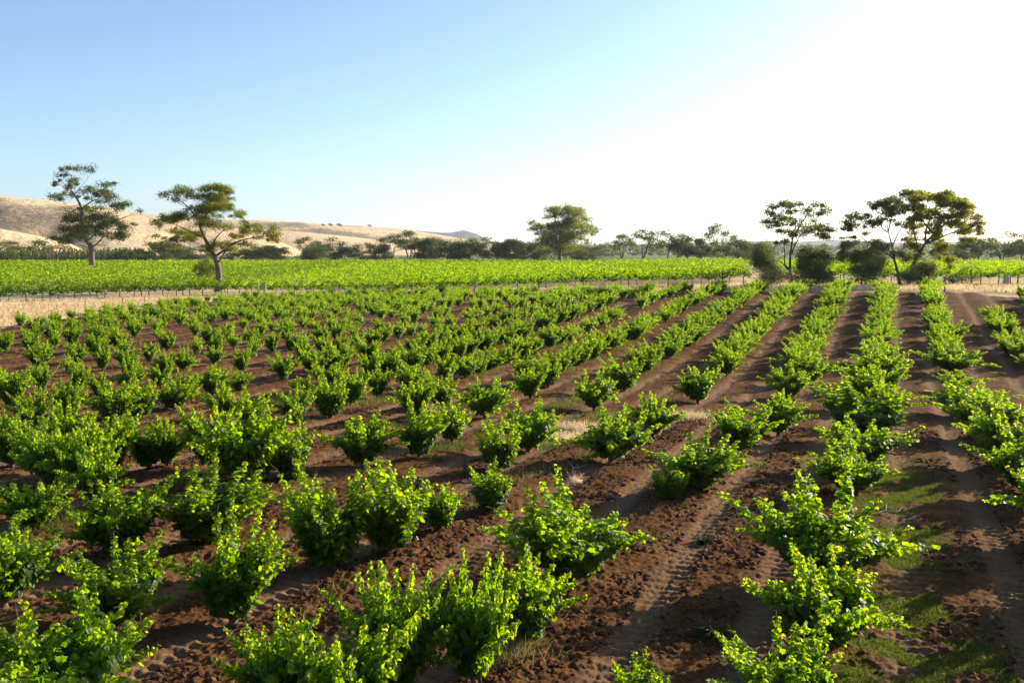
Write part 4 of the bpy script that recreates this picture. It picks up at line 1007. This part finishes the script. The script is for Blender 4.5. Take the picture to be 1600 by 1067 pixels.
# weeds and dry tufts under the vines
n = 90000; kk = g.choice([-1, -2, -3, -4, -5, -6, -7], n, p=[.03, .10, .22, .30, .20, .10, .05]); u = g.uniform(12, 62, n) ; q = g.normal(size=n) * .34
X, Y = xy(u, W0 + kk * ROW_S + q); keep = (fbm(X * .55, Y * .55, 3, 111) > .52) & (Y > 9)
X, Y = X[keep], Y[keep]; n = len(X); hgt = g.uniform(.08, .30, n)
P = np.stack([X, Y, GH(X, Y) - .02], -1); V, Fp = blades(P, hgt, g.uniform(.006, .014, n), g, .45)
tone = fbm(X * .4, Y * .4, 2, 120)
tag(link('row_weeds', mk_mesh('row_weeds', V, [Fp], M_WEED, {'v': ('FACE', np.clip((tone - .25) * 1.7 + g.normal(size=n) * .2, 0, 1))})), 'wispy weeds and dry grass growing under the vines', 'weeds', kind='stuff')
# turf
n = 380000; u = g.uniform(8, 29, n); q = g.uniform(-.2, 4.2, n); X, Y = xy(u, W0 + q); tm = turf_mask(X, Y); keep = g.random(n) < tm
X, Y = X[keep], Y[keep]; n = len(X)
P = np.stack([X, Y, GH(X, Y) - .01], -1); V, Fp = blades(P, g.uniform(.02, .075, n), g.uniform(.006, .014, n), g, .7)
tag(link('turf', mk_mesh('turf', V, [Fp], M_TURF, {'v': ('FACE', np.clip(g.normal(size=n) * .25 + .4, 0, 1))})), 'short mossy green turf beside the straight row', 'grass', kind='stuff')
# fallen leaves and clod crumbs
n = 5200; u = g.uniform(9, 50, n); q = g.uniform(-16, 5, n); X, Y = xy(u, W0 + q); keep = fbm(X * .5, Y * .5, 3, 130) > .56; X, Y = X[keep], Y[keep]; n = len(X)
P = np.stack([X, Y, GH(X, Y) + .045], -1); V, Fp = quad_leaves(P, unit(rdir(n) * .6 + np.array((0, 0, 1))), rdir(n), g.uniform(.03, .075, n), .8)
tag(link('leaf_litter', mk_mesh('leaf_litter', V, [Fp], M_LITTER, {'v': ('FACE', g.random(n))})), 'scattered orange-brown fallen leaves on the tilled soil', 'leaf litter', kind='stuff')

def clods(n, name, m, seed, smin, smax, label):
    g = np.random.default_rng(seed)
    u = g.uniform(9, 34, n * 3) ; q = g.uniform(-30, 7, n * 3); X, Y = xy(u, W0 + q)
    az, r, uu, ww, k, d, ins, rut = zones(X, Y); keep = (fbm(X * .45, Y * .45, 2, 60) > .42) & (rut < .35) & (Y > 7) & (turf_mask(X, Y) < .2); X, Y = X[keep][:n], Y[keep][:n]; n = len(X)
    base = np.array([(1, 0, 0), (-1, 0, 0), (0, 1, 0), (0, -1, 0), (0, 0, 1), (0, 0, -1), (.6, .6, .5), (-.6, .6, .5), (-.6, -.6, .5), (.6, -.6, .5)])
    tri = np.array([(0, 6, 9), (2, 7, 6), (1, 8, 7), (3, 9, 8), (4, 9, 6), (4, 6, 7), (4, 7, 8), (4, 8, 9), (0, 2, 6), (2, 1, 7), (1, 3, 8), (3, 0, 9), (0, 5, 2), (2, 5, 1), (1, 5, 3), (3, 5, 0)])
    S = smin + (smax - smin) * g.random(n) ** 3
    B = base[None] * S[:, None, None] * g.uniform(.6, 1.3, (n, 10, 1)) * np.array((1, 1, .7)); a = g.uniform(0, 6.28, n); c, s = np.cos(a)[:, None], np.sin(a)[:, None]
    V = np.stack([B[..., 0] * c - B[..., 1] * s + X[:, None], B[..., 0] * s + B[..., 1] * c + Y[:, None], B[..., 2] + (GH(X, Y) + .03)[:, None]], -1).reshape(-1, 3)
    Fp = (tri[None] + (np.arange(n) * 10)[:, None, None]).reshape(-1, 3)
    tag(link(name, mk_mesh(name, V, [Fp], m)), label, 'soil clods', kind='stuff')
mc, ntc, bc = mat('clod_earth'); geo = node(ntc, 'ShaderNodeNewGeometry')
ntc.links.new(ramp(ntc, noise(ntc, geo.outputs['Position'], 9, 5, .7), [(.35, (.05, .022, .012)), (.5, (.10, .044, .022)), (.68, (.20, .10, .052))]), bc.inputs['Base Color']); bc.inputs['Roughness'].default_value = 1; bc.inputs['Specular IOR Level'].default_value = .1
clods(42000, 'soil_clods', mc, 81, .012, .085, 'loose clods of red-brown tilled earth')

# ------------------------------------------------------------------ small things
def dead_stick(px, py, L, a, lb, r=.02):
    g = np.random.default_rng(int(px)); p = at(px, py); z = float(GH(p[0], p[1])) + .07
    P = [np.array((0, 0, 0.)), np.array((L * .35, .04, .03)), np.array((L * .7, -.03, .0)), np.array((L, .05, .05))]
    V, Fp = tubes([(spline(P, 9), np.linspace(r, r * .35, 9)), (spline([P[1], P[1] + np.array((.18, .2, .1))], 4), np.linspace(r * .6, r * .2, 4)), (spline([P[2], P[2] + np.array((.12, -.2, .08))], 4), np.linspace(r * .5, r * .15, 4))], 6)
    o = link('dead_branch', mk_mesh('dead_branch', V, [Fp], M_DEAD, smooth=True), None, (p[0], p[1], z)); o.rotation_euler = (0, 0, a)
    tag(o, lb, 'branch', 'bleached prunings on the ground')
dead_stick(1372, 812, .6, .3, 'bleached pruning lying in turf beside the straight row, near its wide vine')
dead_stick(1388, 678, .75, -.1, 'pale bleached branch on the turf edge halfway up the straight row', .035)
dead_stick(895, 742, .5, 1.2, 'bleached twig on the bare track right of the middle rows')
# white-grey weed tufts
def tuft(name, px, py, h, n, m, lb, spread=.12, v0=.5, wd=.012, green=False):
    g = np.random.default_rng(int(px * 3 + py)); p = at(px, py); P = np.zeros((n, 3)); P[:, :2] = g.normal(size=(n, 2)) * spread * .5
    V, Fp = blades(P, g.uniform(.4, 1, n) * h, wd, g, .6)
    nb = len(V); k_ = max(9, int(math.sqrt(n) * .9)); rv = np.stack([np.cos(np.linspace(0, 6.28, 13)[:-1]) * spread * 1.6, np.sin(np.linspace(0, 6.28, 13)[:-1]) * spread * 1.6, np.full(12, -.02)], -1)
    V = np.concatenate([V, rv, [(0, 0, .02)]]); Fp = [Fp, np.array([(nb + q, nb + (q + 1) % 12, nb + 12) for q in range(12)])]
    o = link(name, mk_mesh(name, V, Fp, m, {'v': ('FACE', np.clip(v0 + g.normal(size=n + 12) * .15, 0, 1))}), None, (p[0], p[1], float(GH(p[0], p[1])) + .01)); tag(o, lb, 'weed')
tuft('grass_tuft', 897, 752, .35, 60, M_DRY, 'thin silvery grass tuft alone on the bare track', .15, .9, .007)
tuft('grass_tuft', 1080, 655, .35, 900, M_DRY, 'feathery pale grass tuft beneath a vine right of centre', .9, .6, .010)
tuft('grass_tuft', 905, 672, .38, 900, M_DRY, 'feathery dry grass tuft left of the pale pink clod, mid field', .8, .8, .010)
tuft('grass_tuft', 885, 688, .32, 700, M_DRY, 'lower dry grass tuft at the edge of the bare track', .8, .9, .010)
tuft('grass_tuft', 785, 1040, .45, 900, M_WEED, 'dry brownish weed clump between the two nearest middle vines', .45, .9, .007)
tuft('grass_tuft', 945, 655, .34, 800, M_WEED, 'greenish grass tuft under the mid-field vines', .9, .6, .010)
tuft('grass_tuft', 860, 700, .25, 500, M_WEED, 'short green weeds left of the dry tufts', .7, .5, .010)
def weed(px, py, sz, lb):
    g = np.random.default_rng(int(px + py)); p = at(px, py); n = 260
    a = g.uniform(0, 6.28, n); r = np.sqrt(g.random(n)) * sz; P = np.stack([np.cos(a) * r * 1.3, np.sin(a) * r, g.uniform(.02, .7, n) * sz], -1)
    V, Fp = quad_leaves(P, unit(rdir(n) * .5 + np.array((0, 0, 1))), P + rdir(n) * .1, g.uniform(.03, .08, n), .35)
    sv, sf = tubes([(spline([(0, 0, -.03), P[q] * np.array((.5, .5, .8)), P[q]], 4), np.full(4, .004)) for q in range(n)], 3)
    Vn = len(V); V = np.concatenate([V, sv]); Fp = np.concatenate([Fp, sf + Vn])
    o = link('weed_plant', mk_mesh('weed_plant', V, [Fp], M_TURF, {'v': ('FACE', g.uniform(0, .5, len(Fp)))}), None, (p[0], p[1], float(GH(p[0], p[1])) + .02)); tag(o, lb, 'weed')
weed(1112, 998, .26, 'leafy green weed alone on the bare soil left of the straight row')
weed(1098, 850, .16, 'small grey-green weed between the wheel ruts')
weed(520, 885, .2, 'green weeds at the foot of a tall vine left of centre')
# wire fence of thin steel posts along the dry grass
SM = post_mesh(1.1, 0.03, M_STEEL, 'steel_post')
fp = []
for i_, (px, py) in enumerate([(28, 505), (90, 494), (133, 488), (192, 481), (226, 478), (262, 474), (305, 471)]):
    p = at(px, py); o = link('steel_fence_post', SM, None, p); o.rotation_euler = (random.gauss(0, .03), random.gauss(0, .03), 0)
    tag(o, 'thin rusty steel post, %s from the left at the edge of the dry grass' % ordw(i_ + 1), 'post', 'thin posts along the dry grass'); fp.append(np.array(p))
V, Fp = tubes([(np.array(fp) + np.array((0, 0, hh)), np.full(len(fp), .004)) for hh in (.45, .8, 1.05)], 4)
tag(link('fence_wires', mk_mesh('fence_wires', V, [Fp], M_STEEL)), 'fine wires linking the thin steel posts', 'wires')
EP = post_mesh(1.9, 0.16, M_DEAD, 'strainer_post')
for px, py, sc, lb in [(352, 459, .8, 'pale stump-like post right beside the broad gum trunk'), (403, 465, 1, 'left thick pale strainer post of the pair right of the broad gum'), (414, 466, 1.0, 'right thick pale strainer post of the pair right of the broad gum'),
                       (387, 466, .7, 'slim leaning post left of the pale strainer pair'), (559, 461, .9, 'thick post at the vineyard front below the hillside pair of gums')]:
    p = at(px, py); o = link('strainer_post', EP, None, p); o.scale = (sc * .8, sc * .8, sc); tag(o, lb, 'post', 'thick pale strainer posts')
for px, py, lb in [(1318, 446, 'lone timber post in the grass gap left of the big shrub'), (1476, 457, 'timber post at the row ends right of the domed gum'), (1590, 450, 'timber post beside the pale tank stand at far right')]:
    p = at(px, py); o = link('timber_post', PM, None, p); o.scale = (1, 1, .8); tag(o, lb, 'post')
p = at(1572, 449)
root = link('irrigation_stand', None, None, p); tag(root, 'pale grey irrigation stand in dry grass near the right edge', 'irrigation stand')
V, Fp = tubes([(np.array([(0, 0, -.1), (0, 0, .1), (0, 0, 1.0), (0, 0, 1.25), (0, 0, 1.3), (0, 0, 1.301)]), np.array([.30, .32, .32, .26, .12, .01]))], 14); link('tank', mk_mesh('tank', V, [Fp], M_DEAD, smooth=True), root)
V, Fp = tubes([(np.array([(.42, 0, -.1), (.42, 0, 1.1), (.40, 0, 1.2), (.1, 0, 1.2)]), np.full(4, .05))], 8); link('pipe', mk_mesh('pipe', V, [Fp], M_STEEL, smooth=True), root)

# ------------------------------------------------------------------ haze over the plain
import bmesh
bm = bmesh.new(); bmesh.ops.create_cube(bm, size=1.0)
for v in bm.verts: v.co.x *= 19400; v.co.y *= 19400; v.co.z = -9 if v.co.z < 0 else 170
hm = bpy.data.meshes.new('haze'); bm.to_mesh(hm); bm.free()
m = bpy.data.materials.new('haze_air'); m.use_nodes = True; nt = m.node_tree
for n_ in list(nt.nodes):
    if n_.type != 'OUTPUT_MATERIAL': nt.nodes.remove(n_)
pv = nt.nodes.new('ShaderNodeVolumePrincipled'); pv.inputs['Color'].default_value = (0.80, 0.88, 1.0, 1); pv.inputs['Density'].default_value = HAZE; pv.inputs['Anisotropy'].default_value = 0.3
nt.links.new(pv.outputs[0], nt.nodes['Material Output'].inputs['Volume']); hm.materials.append(m)
tag(link('haze', hm), kind='stuff')
